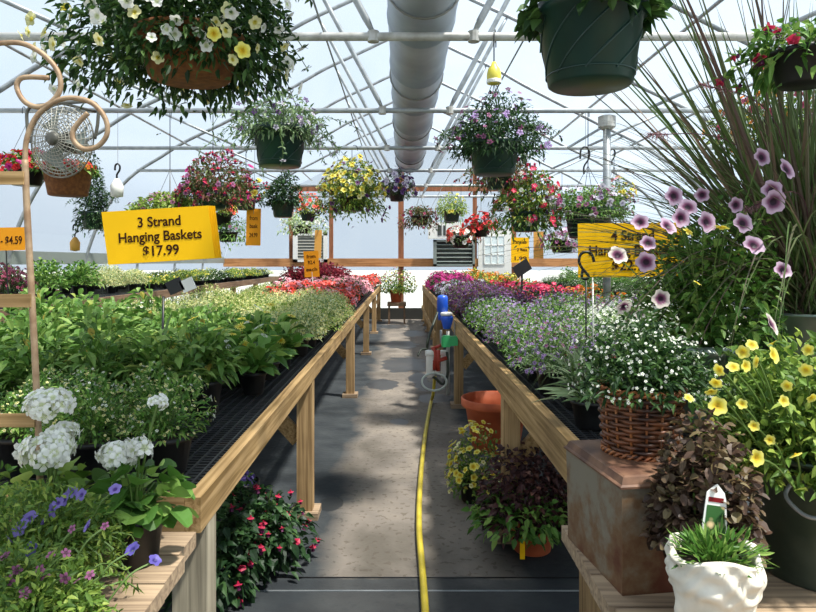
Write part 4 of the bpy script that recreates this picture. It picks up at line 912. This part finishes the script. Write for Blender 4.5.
sp = dict(R=.06, H=.042, n=420, L=.024, W=.0055, leaf='leaf_mid', pot=(.06, .1, 'pot_black'), fill=.7, mess=.35, droop=-.1, stems=10, zlo=.1, prof=(.5, 1, .9, .1))
for k, me in plant_meshes(sp, 95).items(): link(k, me, t, (0, 0, HH-.02))
o = empty('plant_tag', (.53+.012, 1.125, .79+HH-.012), 0, 'white plant tag with a picture of flowers stuck in the stone head planter', 'plant tag')
mb = MB(); mb.add([(-.021, 0, 0), (.019, 0, 0), (.011, 0, .075), (.008, 0, .086), (-.003, 0, .098), (-.012, 0, .09), (-.017, 0, .084), (-.021, .0015, 0), (.019, .0015, 0), (.011, .0015, .075), (.008, .0015, .086), (-.003, .0015, .098), (-.012, .0015, .09), (-.017, .0015, .084)],
    [tuple(range(7)), tuple(range(7, 14))[::-1]]+[(i, (i+1) % 7, 7+(i+1) % 7, 7+i) for i in range(7)]); mb.build('card', M['white_pl'], o)
mb = MB(); mb.add([(-.0175, -.0006, .0), (.0155, -.0006, 0), (.009, -.0006, .066), (-.0155, -.0006, .066)], [(0, 1, 2, 3)])
mp_, n, l, b = mat0('tag_picture'); tco = n.new('ShaderNodeTexCoord'); vo = n.new('ShaderNodeTexVoronoi'); vo.inputs['Scale'].default_value = 60; l.new(tco.outputs['Object'], vo.inputs['Vector'])
r = n.new('ShaderNodeValToRGB'); e = r.color_ramp.elements; e[0].position = .3; e[0].color = lin('#f0d0a0'); e[1].position = .5; e[1].color = lin('#2c5c24'); l.new(vo.outputs['Distance'], r.inputs['Fac']); l.new(r.outputs['Color'], b.inputs['Base Color'])
mb.build('picture', mp_, o); mb = MB(); mb.box((-.014, -.0007, .071), (.007, -.0003, .078)); mb.build('printed_band', M['p_red'], o); o.scale = (1.25, 1.25, 1.15); o.rotation_euler = (math.radians(-6), math.radians(8), 0)
# a little white pebble-like stone at the table edge
mb = MB(); mb.lathe([(.001, 0), (.018, .002), (.022, .01), (.014, .018), (.001, .02)], (.425, 1.09, .79), 16); tag(mb.build('white_stone', M['stone'], None, True), 'small white stone lying left of the stone head planter', 'stone')
# big black-throated plants beneath the right bench
sp = dict(R=.27, H=.36, n=1900, L=.04, W=.028, leaf='leaf_purple', pot=(.12, .17, 'terra'), fill=.4, mess=.9, droop=.4)
t = plant('potted_foliage_plant', sp, 101, (.66, 3.28, 0), 0, 'dark purple-leaved plant over green trailing leaves, under the right bench on the floor', 'potted plant')
rng = np.random.default_rng(77); D = dirs(rng, 700, -.3); P = D*np.array([.27, .25, .12])*rng.uniform(.5, 1.05, (700, 1))+np.array([-.04, -.05, .18]); P[:, 2] = np.maximum(P[:, 2], .03)
mb = MB(); leaves(mb, P, D+rng.normal(0, .6, D.shape)-np.array([0, 0, .3]), .045, .028, rng); o = mb.build('trailing_leaves', M['leaf_mid'], t); o['label'] = 'green trailing leaves'; o['kind'] = 'stuff'
mb = MB(); mb.obox((-.08, -.175, .10), (.012, 0, 0), (0, .001, 0), (0, 0, .07)); mb.build('price_stake', M['sign_y'], t)['label'] = 'yellow price stake'
sp = dict(R=.2, H=.26, n=900, L=.032, W=.016, leaf='leaf_yellow', pot=(.09, .13, 'pot_black'), mess=.7, trail=.04, zlo=-.1, bl=[('trumpet', 60, .022, 'p_yellow', 1.12, -.1), ('trumpet', 50, .016, 'p_paleyellow', 1.14)])
plant('potted_yellow_flower', sp, 102, (.44, 3.95, 0), 0, 'yellow and cream flowering plant on the floor in front of the big terracotta pot', 'potted plant')
t = empty('terracotta_pot', (.735, 5.05, 0), 0, 'big empty terracotta pot standing on the floor under the right bench', 'pot')
mb = MB(); mb.lathe([(.001, 0), (.17, 0), (.18, .01), (.235, .33), (.262, .335), (.268, .345), (.268, .395), (.258, .4), (.245, .395), (.225, .3), (.165, .02), (.001, .02)], n=48, wob=lambda a, z: 1+.004*math.sin(24*a)*(z < .33)); mb.build('pot', M['terra'], t, True)
for i, (x, y, sd) in enumerate(((-.84, 2.86, 110), (-.66, 3.1, 111))):
    sp = dict(R=.27 if i == 0 else .24, H=.36 if i == 0 else .3, n=900, L=.055, W=.032, leaf='leaf_deep', pot=(.1, .14, 'pot_black'), droop=.5, mess=.6, trail=.06, zlo=-.2, fill=.5, bl=[('bell', 38, .019, 'p_fuchsia', 1.03, -.3)])
    plant('potted_fuchsia', sp, sd, (x, y, 0), 0, ['dark green fuchsia with small red bells, under the left bench, left of two', 'dark green fuchsia with small red bells, under the left bench, nearer the path'][i], 'potted plant')
sp = dict(R=.09, H=.07, n=100, L=.04, W=.02, leaf='leaf_mid', pot=(.09, .3, 'pot_black'), bl=[('trumpet', 30, .03, 'p_purple', 1.02, .2)])
plant('potted_purple_flower', sp, 112, (-.84, 3.42, 0), 0, 'pot of pale purple flowers under the left bench, behind the fuchsias', 'potted plant')
# left foreground: white geranium, purple calibrachoas, magenta petunia
t = plant('potted_geranium', dict(R=.1, H=.13, n=90, L=.042, W=.054, leaf='leaf_mid', pot=(.062, .11, 'pot_black'), fill=.5, mess=.35, droop=.45, zlo=.0, prof=(.45, .9, 1.1, 1.0, .55), stems=16, sr=.0025), 121, (-.585, 1.43, .79), 0, 'white-flowered geranium in a black pot at the corner of the left plank table', 'potted plant')
t2 = plant('potted_geranium', dict(R=.1, H=.13, n=80, L=.04, W=.05, leaf='leaf_fresh', pot=(.062, .1, 'pot_black'), fill=.5, mess=.35, droop=.45, zlo=.0, prof=(.35, .95, 1.05, .9, .5), stems=16, sr=.0025), 122, (-.78, 1.45, .79), 0, 'white-flowered geranium with yellowing leaves beside the trellis pole, left foreground', 'potted plant')
rr_ = np.random.default_rng(3)
def head(t, px, py, d, rad, nf, fr=.0125):
    p = at(px, py, d)-t.location; Dd = dirs(rr_, nf, -.45); mb = MB()
    scatter(mb, 'five', Dd*rad*np.array([1, 1, .72])*rr_.uniform(.8, 1.05, (nf, 1)), Dd+rr_.normal(0, .25, (nf, 3)), fr*1.35, rr_)
    o = mb.build('flower_head', M['p_white'], t); o.location = p; o['label'] = 'round white flower head'
    mb = MB(); mb.tube(catmull([(0, 0, .1), (p.x*.5, p.y*.5, .1+(p.z-.1)*.6), tuple(p)], 5), .0028, 6); mb.build('flower_stem', M['stem'], t, True)
head(t2, 50, 405, 1.4, .046, 52); head(t2, 46, 452, 1.36, .05, 64); head(t, 158, 403, 1.42, .02, 16, .009); head(t, 119, 455, 1.4, .04, 44); head(t, 140, 449, 1.38, .022, 20); head(t2, 62, 434, 1.4, .03, 26)
cal = dict(R=.17, H=.12, n=5200, L=.018, W=.0062, leaf='leaf_fresh', pot=(.08, .1, 'pot_black'), fill=.45, mess=.8, stems=40, zlo=-.1, trail=.03, vines=22, vlen=.12, sr=.0014)
t = plant('potted_calibrachoa', cal, 131, (-.7, 1.24, .79), 0, 'mound of fine green foliage with violet-blue trumpet flowers, left foreground', 'potted plant')
blooms(t, 'trumpet', 'p_purple', [(81,495,1.25,.0145),(64,500,1.24,.0145),(52,511,1.22,.0145),(42,523,1.2,.014),(29,518,1.2,.015),(19,529,1.18,.014),(9,539,1.16,.01),(87,526,1.15,.012),(72,492,1.27,.012),(58,503,1.22,.012),(23,524,1.18,.012),(115,489,1.25,.012)], (0, 0, .12), face=(-.1, -.8, .6), seed=5, label='violet-blue trumpet flower', bend=.03)
t = plant('potted_calibrachoa', cal, 132, (-.6, 1.0, .79), 0, 'mound of fine green foliage with small pink flowers, bottom left corner', 'potted plant')
blooms(t, 'five', 'p_mauve', [(17,570,1.0,.009),(9,581,.98,.009),(65,578,.98,.009),(51,555,1.02,.008),(66,553,1.02,.008),(45,575,1.0,.01),(77,581,.98,.007),(72,529,1.1,.008),(105,526,1.12,.008),(5,556,1.02,.008),(40,570,1.0,.008),(90,575,1.0,.007),(25,593,.96,.008)], (0, 0, .12), face=(0, -.8, .6), seed=6, name='pink_bloom', label='small mauve pink flower', bend=.02)
blooms(t, 'trumpet', 'p_blue', [(132,549,1.12,.013),(155,560,1.1,.012),(31,549,1.05,.012)], (.02, 0, .1), face=(-.1, -.8, .6), seed=9, label='deep violet flower', bend=.02)
sp = dict(R=.09, H=.1, n=160, L=.035, W=.018, leaf='leaf_mid', pot=(.06, .1, 'pot_black'), bl=[('trumpet', 8, .026, 'p_magenta', 1.1, .0)])
plant('potted_petunia', sp, 133, (-1.0, 1.52, .79), 0, 'magenta petunia at the left edge, beside the trellis pole', 'potted plant')

# ---------------------------------------------------------------- trellis with scrolls
t = empty('garden_trellis', (at(38, 0, 1.52).x, 1.52, .79), 0, 'tan scrolled garden trellis pole with short wooden slats at the left edge', 'trellis'); o0 = t.location
mb = MB(); mb.tube(catmull([(0, 0, 0), tuple(at(40, 480, 1.52)-o0), tuple(at(37, 400, 1.52)-o0), tuple(at(32, 300, 1.52)-o0), tuple(at(27, 210, 1.52)-o0), tuple(at(25, 160, 1.52)-o0)], 5), .0075, 10); mb.build('pole', M['rust'], t, True)
for nm, L in (('scroll', [(25,162),(27,138),(37,116),(54,102),(72,98),(92,103),(105,118),(107,134),(98,146),(84,149),(74,141),(73,131),(80,121),(88,113)]), ('scroll', [(-30,60),(-14,47),(4,43),(24,44),(44,55),(58,72),(60,90),(50,103),(37,107),(24,101),(17,88),(20,79),(31,77),(49,78)])):
    mb = MB(); mb.tube(catmull([tuple(at(x, y, 1.52)-o0) for x, y in L], 7), .0062, 8); mb.build(nm, M['rust'], t, True)
mb = MB(); mb.tube([tuple(at(-40, 100, 1.52)-o0), tuple(at(-34, 300, 1.52)-o0), (at(-30, 0, 1.52).x-o0.x, 0, 0)], .0075, 8); mb.build('pole', M['rust'], t, True)
for (y0, y1, x1) in ((172, 185, 26), (294, 307, 33), (413, 426, 37)):
    mb = MB(); a = at(-36, y1, 1.52)-o0; b = at(x1, y0, 1.52)-o0; mb.box((a.x, -.012, a.z), (b.x, -.004, b.z)); mb.build('slat', M['pine_x'], t)
# ---------------------------------------------------------------- wire fan
t = empty('wire_fan', (at(62, 0, 5.2).x, 5.2, 2.42), 0, 'round wire-guarded fan hung from a truss at the upper left', 'fan'); rf = .295
t.rotation_euler = (0, 0, math.radians(-14))
mb = MB()
for sgn, dpt in ((-1, .1), (1, .06)):
    for k in range(1, 12):
        r = rf*k/11; z = sgn*dpt*math.cos(r/rf*PI/2)
        mb.tube([(r*math.cos(a), z, r*math.sin(a)) for a in np.linspace(0, 2*PI, 33)], .0034 if k < 11 else .008, 4, False)
    for k in range(30):
        a = 2*PI*k/30; mb.tube([(rf*u*math.cos(a+.25*u), sgn*dpt*math.cos(u*PI/2), rf*u*math.sin(a+.25*u)) for u in (.15, .4, .7, 1)], .0034, 4, False)
mb.build('guard', M['fan'], t, True)
for k in range(3):
    mb = MB(); a0 = 2*PI*k/3; V = []
    for i in range(7):
        r = .05+.2*i/6
        for j, s_ in ((0, -1), (1, 1)):
            a = a0+s_*(.25+.3*i/6)*1.0; V.append((r*math.cos(a), .03*s_, r*math.sin(a)))
    V += [(x, y+.004, z) for x, y, z in V]; n7 = 14
    mb.add(V, [(2*i, 2*i+1, 2*i+3, 2*i+2) for i in range(6)]+[(n7+2*i, n7+2*i+2, n7+2*i+3, n7+2*i+1) for i in range(6)]); mb.build('blade', M['louver'], t, True)
mb = MB(); mb.tube([(0, -.13, 0), (0, -.1, 0), (0, .05, 0)], [.04, .055, .055], 20); mb.build('hub', M['motor'], t, True)
mb = MB(); mb.tube([(0, .05, 0), (0, .2, 0)], .08, 16); mb.build('motor', M['motor'], t, True)
mb = MB(); mb.tube(catmull([(-rf-.01, 0, 0), (-rf-.04, 0, .14), (-rf-.02, 0, .28), (-.1, 0, .3), (.1, 0, .3), (rf+.02, 0, .28), (rf+.04, 0, .14), (rf+.01, 0, 0)], 5), .013, 8); mb.tube([(0, 0, .3), (0, .38, .32)], .012, 8); mb.build('yoke', M['motor'], t, True)

# ---------------------------------------------------------------- signs
def text(parent, s, size, loc, m=None, w=None, bold=.0, rot=0):
    cu = bpy.data.curves.new('writing', 'FONT'); cu.body = s; cu.size = size; cu.align_x = 'CENTER'; cu.extrude = .0004; cu.offset = bold
    ob = bpy.data.objects.new('writing', cu); COL.objects.link(ob); bpy.context.view_layer.update()
    me = bpy.data.meshes.new_from_object(ob.evaluated_get(bpy.context.evaluated_depsgraph_get())); bpy.data.objects.remove(ob)
    me.materials.clear(); me.materials.append(m or M['ink'])
    o = link('writing', me, parent, loc, (PI/2, 0, 0))
    if w:
        ww = max(v.co.x for v in me.vertices)-min(v.co.x for v in me.vertices); o.scale = (w/ww, 1, 1)
    return o
def sign(name, label, px, py, d, wpx, hpx, m, lines, roll=0, yaw=0, sheets=1, stake=None, skew=0, cat='sign', lw=None):
    t = empty(name, at(px, py, d), 0, label, cat); t.rotation_euler = (0, math.radians(roll), math.radians(yaw)); k = d/F; w, h = wpx*k/2, hpx*k/2
    for i in range(sheets):
        mb = MB(); o_ = i*.006; g_ = i*.009; tp_ = .014 if sheets > 1 else 0; mb.add([(-w+o_, g_, -h+skew), (w+o_, g_, -h), (w+o_-tp_, g_, h), (-w+o_-tp_, g_, h-o_)]+[(-w+o_, g_+.002, -h+skew), (w+o_, g_+.002, -h), (w+o_-tp_, g_+.002, h), (-w+o_-tp_, g_+.002, h-o_)],
            [(0, 1, 2, 3), (4, 7, 6, 5), (0, 4, 5, 1), (1, 5, 6, 2), (2, 6, 7, 3), (3, 7, 4, 0)]); mb.build('card', m, t)
    for (s, sz, x, y, ww) in lines: text(t, s, sz*k, (x*k, -.0012, y*k), w=ww*k if ww else None, bold=sz*k*.016)
    return t
t = sign('price_sign', 'yellow sign reading 3 Strand Hanging Baskets $17.99, on the left', 160, 235, 2.5, 107, 53, M['sign_y'],
     [('3 Strand', 14, 0, 9, 43), ('Hanging Baskets', 14, 0, -5.5, 83), ('$17.99', 14, 0, -20, 36)], roll=-3.5, yaw=0, sheets=4)
# clip and stake that hold it
o = empty('sign_holder', (at(163, 0, 2.53).x, 2.535, LZ), 0, 'black clip on a stake holding up the left yellow sign', 'sign holder')
mb = MB(); mb.tube([(-.01, 0, 0), (0, 0, .46)], .005, 8); mb.build('stake', M['hook'], o, True)
mb = MB(); mb.obox((.045, -.0, .5), (.028, 0, .012), (0, .004, 0), (-.012, 0, .024)); mb.build('clip', M['slate'], o)
mb = MB(); mb.obox((.095, 0, .505), (.024, 0, .01), (0, .004, 0), (-.01, 0, .022)); mb.build('clip', M['white_pl'], o)
mb = MB(); leaves(mb, np.array([(0, 0, .1), (0, 0, .25)]), np.array([(-.3, -.1, 1), (.2, -.1, 1.0)]), .26, .06, np.random.default_rng(3), (.3, .8, 1, .7, .1)); mb.build('leaf_blade', M['leaf_grey'], o)
t = sign('price_sign', 'yellow sign reading 4 Strand Hanging Baskets $22.99, on the right behind the petunias', 631, 250, 2.9, 106, 54, M['sign_y'],
     [('4 Strand', 14, 2, 10, 43), ('Hanging Baskets', 14, 0, -5, 84), ('$22.99', 14, 0, -20, 38)], roll=-.5)
mb = MB(); k = 2.9/F
for x in (-38, 30): mb.tube([(x*k, .008, -20*k), (x*k, .008, RZ-at(0, 250, 2.9).z)], .004, 6)
mb.build('legs', M['white_pl'], t, True)
o = empty('plant_hook', (at(586, 0, 2.82).x, 2.82, RZ), 0, 'black curved hook on a stick in front of the right yellow sign', 'hook')
k = 2.82/F; zb = RZ
mb = MB(); mb.tube([(0, 0, 0), (0, 0, at(0, 279, 2.82).z-zb)], .004, 8); mb.build('stick', M['hook'], o, True)
mb = MB(); mb.tube(catmull([tuple(Vector(at(x, y, 2.82))-o.location) for x, y in ((594, 262), (592, 255), (587, 252), (581, 254), (579, 261), (582, 268), (589, 277), (582, 278), (583, 268))], 4), .0065, 7); mb.build('hook', M['hook'], o, True)
t = sign('price_card', 'small orange handwritten card on a stake among the coral petunias, left bench', 311.5, 264, 8.2, 15, 26, M['sign_o'], [('from', 5, 0, 6, 9), ('$2.4', 5, 0, 0, 7), ('each', 5, 0, -7, 11)], roll=-3)
mb = MB(); mb.tube([(0, .006, -.1), (0.01, .006, LZ-t.location.z)], .008, 6); mb.build('stake', M['white_pl'], t)
t = sign('price_card', 'tan upright card hanging below the fuchsia baskets, right of the left yellow sign', 253.5, 227, 7.41, 14.5, 37, M['sign_o'], [('from', 6, 0, 7, 8), ('bask', 6, 0, -1, 8), ('24.99', 6, 0, -10, 8)], roll=1)
mb = MB(); mb.tube([(0, 0, .15), (0, 0, 2.75-t.location.z)], .003, 5); mb.build('string', M['wire'], t)
t = sign('price_card', 'tan card hanging just behind the orange card, in front of the shuttered window', 318, 244, 11.07, 7, 28, M['sign_t'], [], roll=2)
mb = MB(); mb.tube([(0, 0, .2), (0, 0, 2.75-t.location.z)], .003, 5); mb.build('string', M['wire'], t)
t = sign('price_card', 'small bright yellow card in front of the end wall, right of the white door', 520, 250, 8.5, 18, 25, M['sign_y'], [('Pansies', 5, 0, 6.5, 13), ('2 flats', 4, 2, -1, 10), ('1.99', 5, 0, -10, 12)])
mb = MB(); mb.tube([(0, .006, -.1), (0, .006, RZ-t.location.z)], .008, 6); mb.build('stake', M['white_pl'], t)
t = sign('price_card', 'blank tan card beside the small bright yellow card, right', 538.5, 245, 9.24, 10, 27, M['sign_t'], [])
mb = MB(); mb.tube([(0, 0, .15), (0, 0, 2.75-t.location.z)], .003, 5); mb.build('string', M['wire'], t)
t = sign('price_sign', 'orange card ending in $4.59 at the far left edge behind the trellis', 5, 239, 4.6, 40, 23, M['sign_o'], [('Pot - $4.59', 11, 0, -5, 34)], roll=-1)
mb = MB(); mb.tube([(0, .01, -.05), (0.01, .01, 1.1-t.location.z)], .004, 6); mb.build('stake', M['hook'], t)
# slanted black card on a stake, right bench
t = empty('card_holder', (at(522, 0, 6.9).x, 6.9, RZ), 0, 'slanted black card on a stake among the pink petunias, right bench', 'card holder')
k = 6.9/F; zc = at(0, 270, 6.9).z-RZ
mb = MB(); mb.tube([(0, 0, 0), (0, 0, zc)], .012, 6); mb.build('stake', M['hook'], t)
mb = MB(); mb.obox((0, 0, zc+.02), (.075, 0, .05), (0, .01, 0), (-.03, .0, .055)); mb.build('card', M['slate'], t)
# yellow insect trap and spare hooks hanging from the tie bars
t = empty('insect_trap', (at(494, 0, 3.72).x, 3.72, at(0, 83, 3.7).z), 0, 'small yellow bottle-shaped insect trap hanging from the nearest tie bar', 'insect trap')
mb = MB(); mb.lathe([(.001, 0), (.034, .0), (.04, .015), (.042, .05), (.034, .085), (.018, .105), (.012, .125), (.001, .125)], n=20); mb.build('bottle', M['trap'], t, True)
mb = MB(); mb.lathe([(.0405, .002), (.043, .006), (.043, .02), (.0405, .024)], n=20); mb.build('band', M['white_pl'], t)
mb = MB(); H = 2.77-t.location.z; mb.tube(catmull([(0, 0, .12), (0, 0, .2), (0, 0, H-.03), (.01, .03, H+.02), (.02, .06, H-.02)], 5), .004, 6); mb.build('hook', M['hook'], t, True)
for i, (px, py, d, lab) in enumerate(((75, 232, 7.41, 'black hook with a small tan tag hanging over the tall left bench'), (117, 172, 5.58, 'black hook with a pale bag hanging left of the fuchsia basket'), (584, 162, 5.58, 'large empty black hook hanging left of the pipe post'), (612, 158, 7.41, 'small empty black hook just right of the pipe post'))):
    p = at(px, py, d); t = empty('hanging_hook', p, 0, lab, 'hook'); s_ = [.09, .07, .13, .1][i]
    mb = MB(); mb.tube(catmull([(-.25*s_, 0, .2*s_), (-.2*s_, 0, .8*s_), (.1*s_, 0, s_), (.35*s_, 0, .7*s_), (.3*s_, 0, .2*s_), (0, 0, -.3*s_), (0, 0, -.8*s_)], 4), .008, 6); mb.build('hook', M['hook'], t, True)
    mb = MB(); mb.tube([(.1*s_, 0, s_), (.1*s_, 0, 2.75-p.z if i != 0 else 3.0-p.z)], .002, 4); mb.build('string', M['wire'], t)
    if i < 2:
        mb = MB(); mb.lathe([(.001, -.22), (.05, -.21), (.055, -.12), (.02, -.06), (.001, -.055)], n=12); mb.build('tag' if i == 0 else 'bag', M['sign_t'] if i == 0 else M['white_pl'], t, True)
# ---------------------------------------------------------------- hose, fertiliser injector
P = [at(425, 640, 2.44)+Vector((0, 0, .0))]
P = []
for (px, py) in ((426, 640), (425, 612), (422, 570), (419, 530), (420, 490), (423, 455), (427, 425), (431, 404)):
    d = F*EYE/(py-HY); P.append(((px-CX)/F*d, d, .018))
P += [at(433, 395, 6.55), at(434, 385, 6.5), at(435, 376, 6.5)]
mb = MB(); mb.tube(catmull(P, 6), .0165, 10); tag(mb.build('garden_hose', M['hose_y'], None, True), 'yellow garden hose running down the middle of the path', 'hose')
t = empty('fertilizer_injector', (.5, 6.42, 0), 0, 'blue, white and green water feeder hung on the right bench above the hose', 'water feeder'); o0 = Vector(t.location)
def rel(px, py, d=6.38): return at(px, py, d)-o0
def cyl(nm, px0, px1, py0, py1, m, d=6.38, taper=1, n=16):
    r = (px1-px0)/2*d/F; z0 = rel(0, py1, d).z; z1 = rel(0, py0, d).z; x = rel((px0+px1)/2, 0, d).x; y = d-o0.y; h = z1-z0
    mb = MB(); mb.lathe([(.001, z0), (r*taper*.85, z0), (r*taper, z0+.01), (r, z0+h*.8), (r*.85, z1-h*.05), (r*.4, z1), (.001, z1)], (x, y, 0), n); return mb.build(nm, m, t, True)
cyl('blue_tank', 437, 448, 295, 312, M['blue']); cyl('blue_cup', 440.5, 453.5, 315, 329, M['blue'], 6.3, .6); cyl('white_lid', 440.5, 452.5, 312, 316, M['white_pl'], 6.3); cyl('blue_neck', 438, 443, 312, 320, M['blue'])
cyl('filter_housing', 426, 434.5, 350, 377, M['white_pl'], 6.4); cyl('filter_cap', 425, 435, 350, 356, M['white_pl'], 6.4); cyl('filter_housing', 441, 447, 350, 378, M['white_pl'], 6.45); cyl('filter_cap', 440, 448, 350, 355, M['white_pl'], 6.45)
mb = MB(); a = rel(449.5, 341, 6.3); mb.obox(a, (.078, 0, .005), (0, .04, 0), (0, 0, .045)); mb.obox(a+Vector((-.03, -.01, 0)), (.035, 0, 0), (0, .035, 0), (0, 0, .055)); mb.build('green_tray', M['green_pl'], t)
mb = MB(); mb.tube([rel(433, 347), rel(436, 356), rel(434, 364), rel(434, 370)], .02, 8); mb.tube([rel(438, 350), rel(438, 371)], .022, 8); mb.tube([rel(433, 362), rel(447, 358)], .02, 8); mb.tube([rel(434, 348), rel(442, 345)], .016, 8)
mb.build('red_manifold', M['red_v'], t, True)
mb = MB(); mb.tube([rel(448, 331, 6.4), rel(448, 395, 6.4)], .018, 8); mb.build('riser_pipe', M['pipe_white'], t, True)
mb = MB(); mb.tube([rel(441, 330, 6.4), rel(441, 348, 6.4)], .012, 8); mb.tube([rel(455, 322, 6.38), rel(455, 345, 6.38)], .008, 8); mb.build('bracket', M['galv'], t, True)
mb = MB(); c = rel(434, 378, 6.4); mb.tube([c+Vector((.12*math.cos(a), -.04+.0*a, .085*math.sin(a)-.03)) for a in np.linspace(0, 2*PI, 28)], .011, 7, False); mb.build('hose_loop', M['hose_w'], t, True)
mb = MB(); mb.tube(catmull([rel(447, 352), rel(448, 372), rel(443, 384), rel(435, 378), rel(428, 375)], 5), .014, 7); mb.build('outlet_hose', M['hose_b'], t, True)
mb = MB(); mb.tube(catmull([rel(427, 349, 6.4), rel(428, 340, 6.4), rel(433, 325, 6.5), rel(438, 312, 6.6)], 5), .014, 7); mb.tube(catmull([rel(427, 349, 6.3), rel(421, 350, 6.25), rel(418, 356, 6.2)], 4), .011, 6); mb.build('supply_hose', M['hose_b'], t, True)
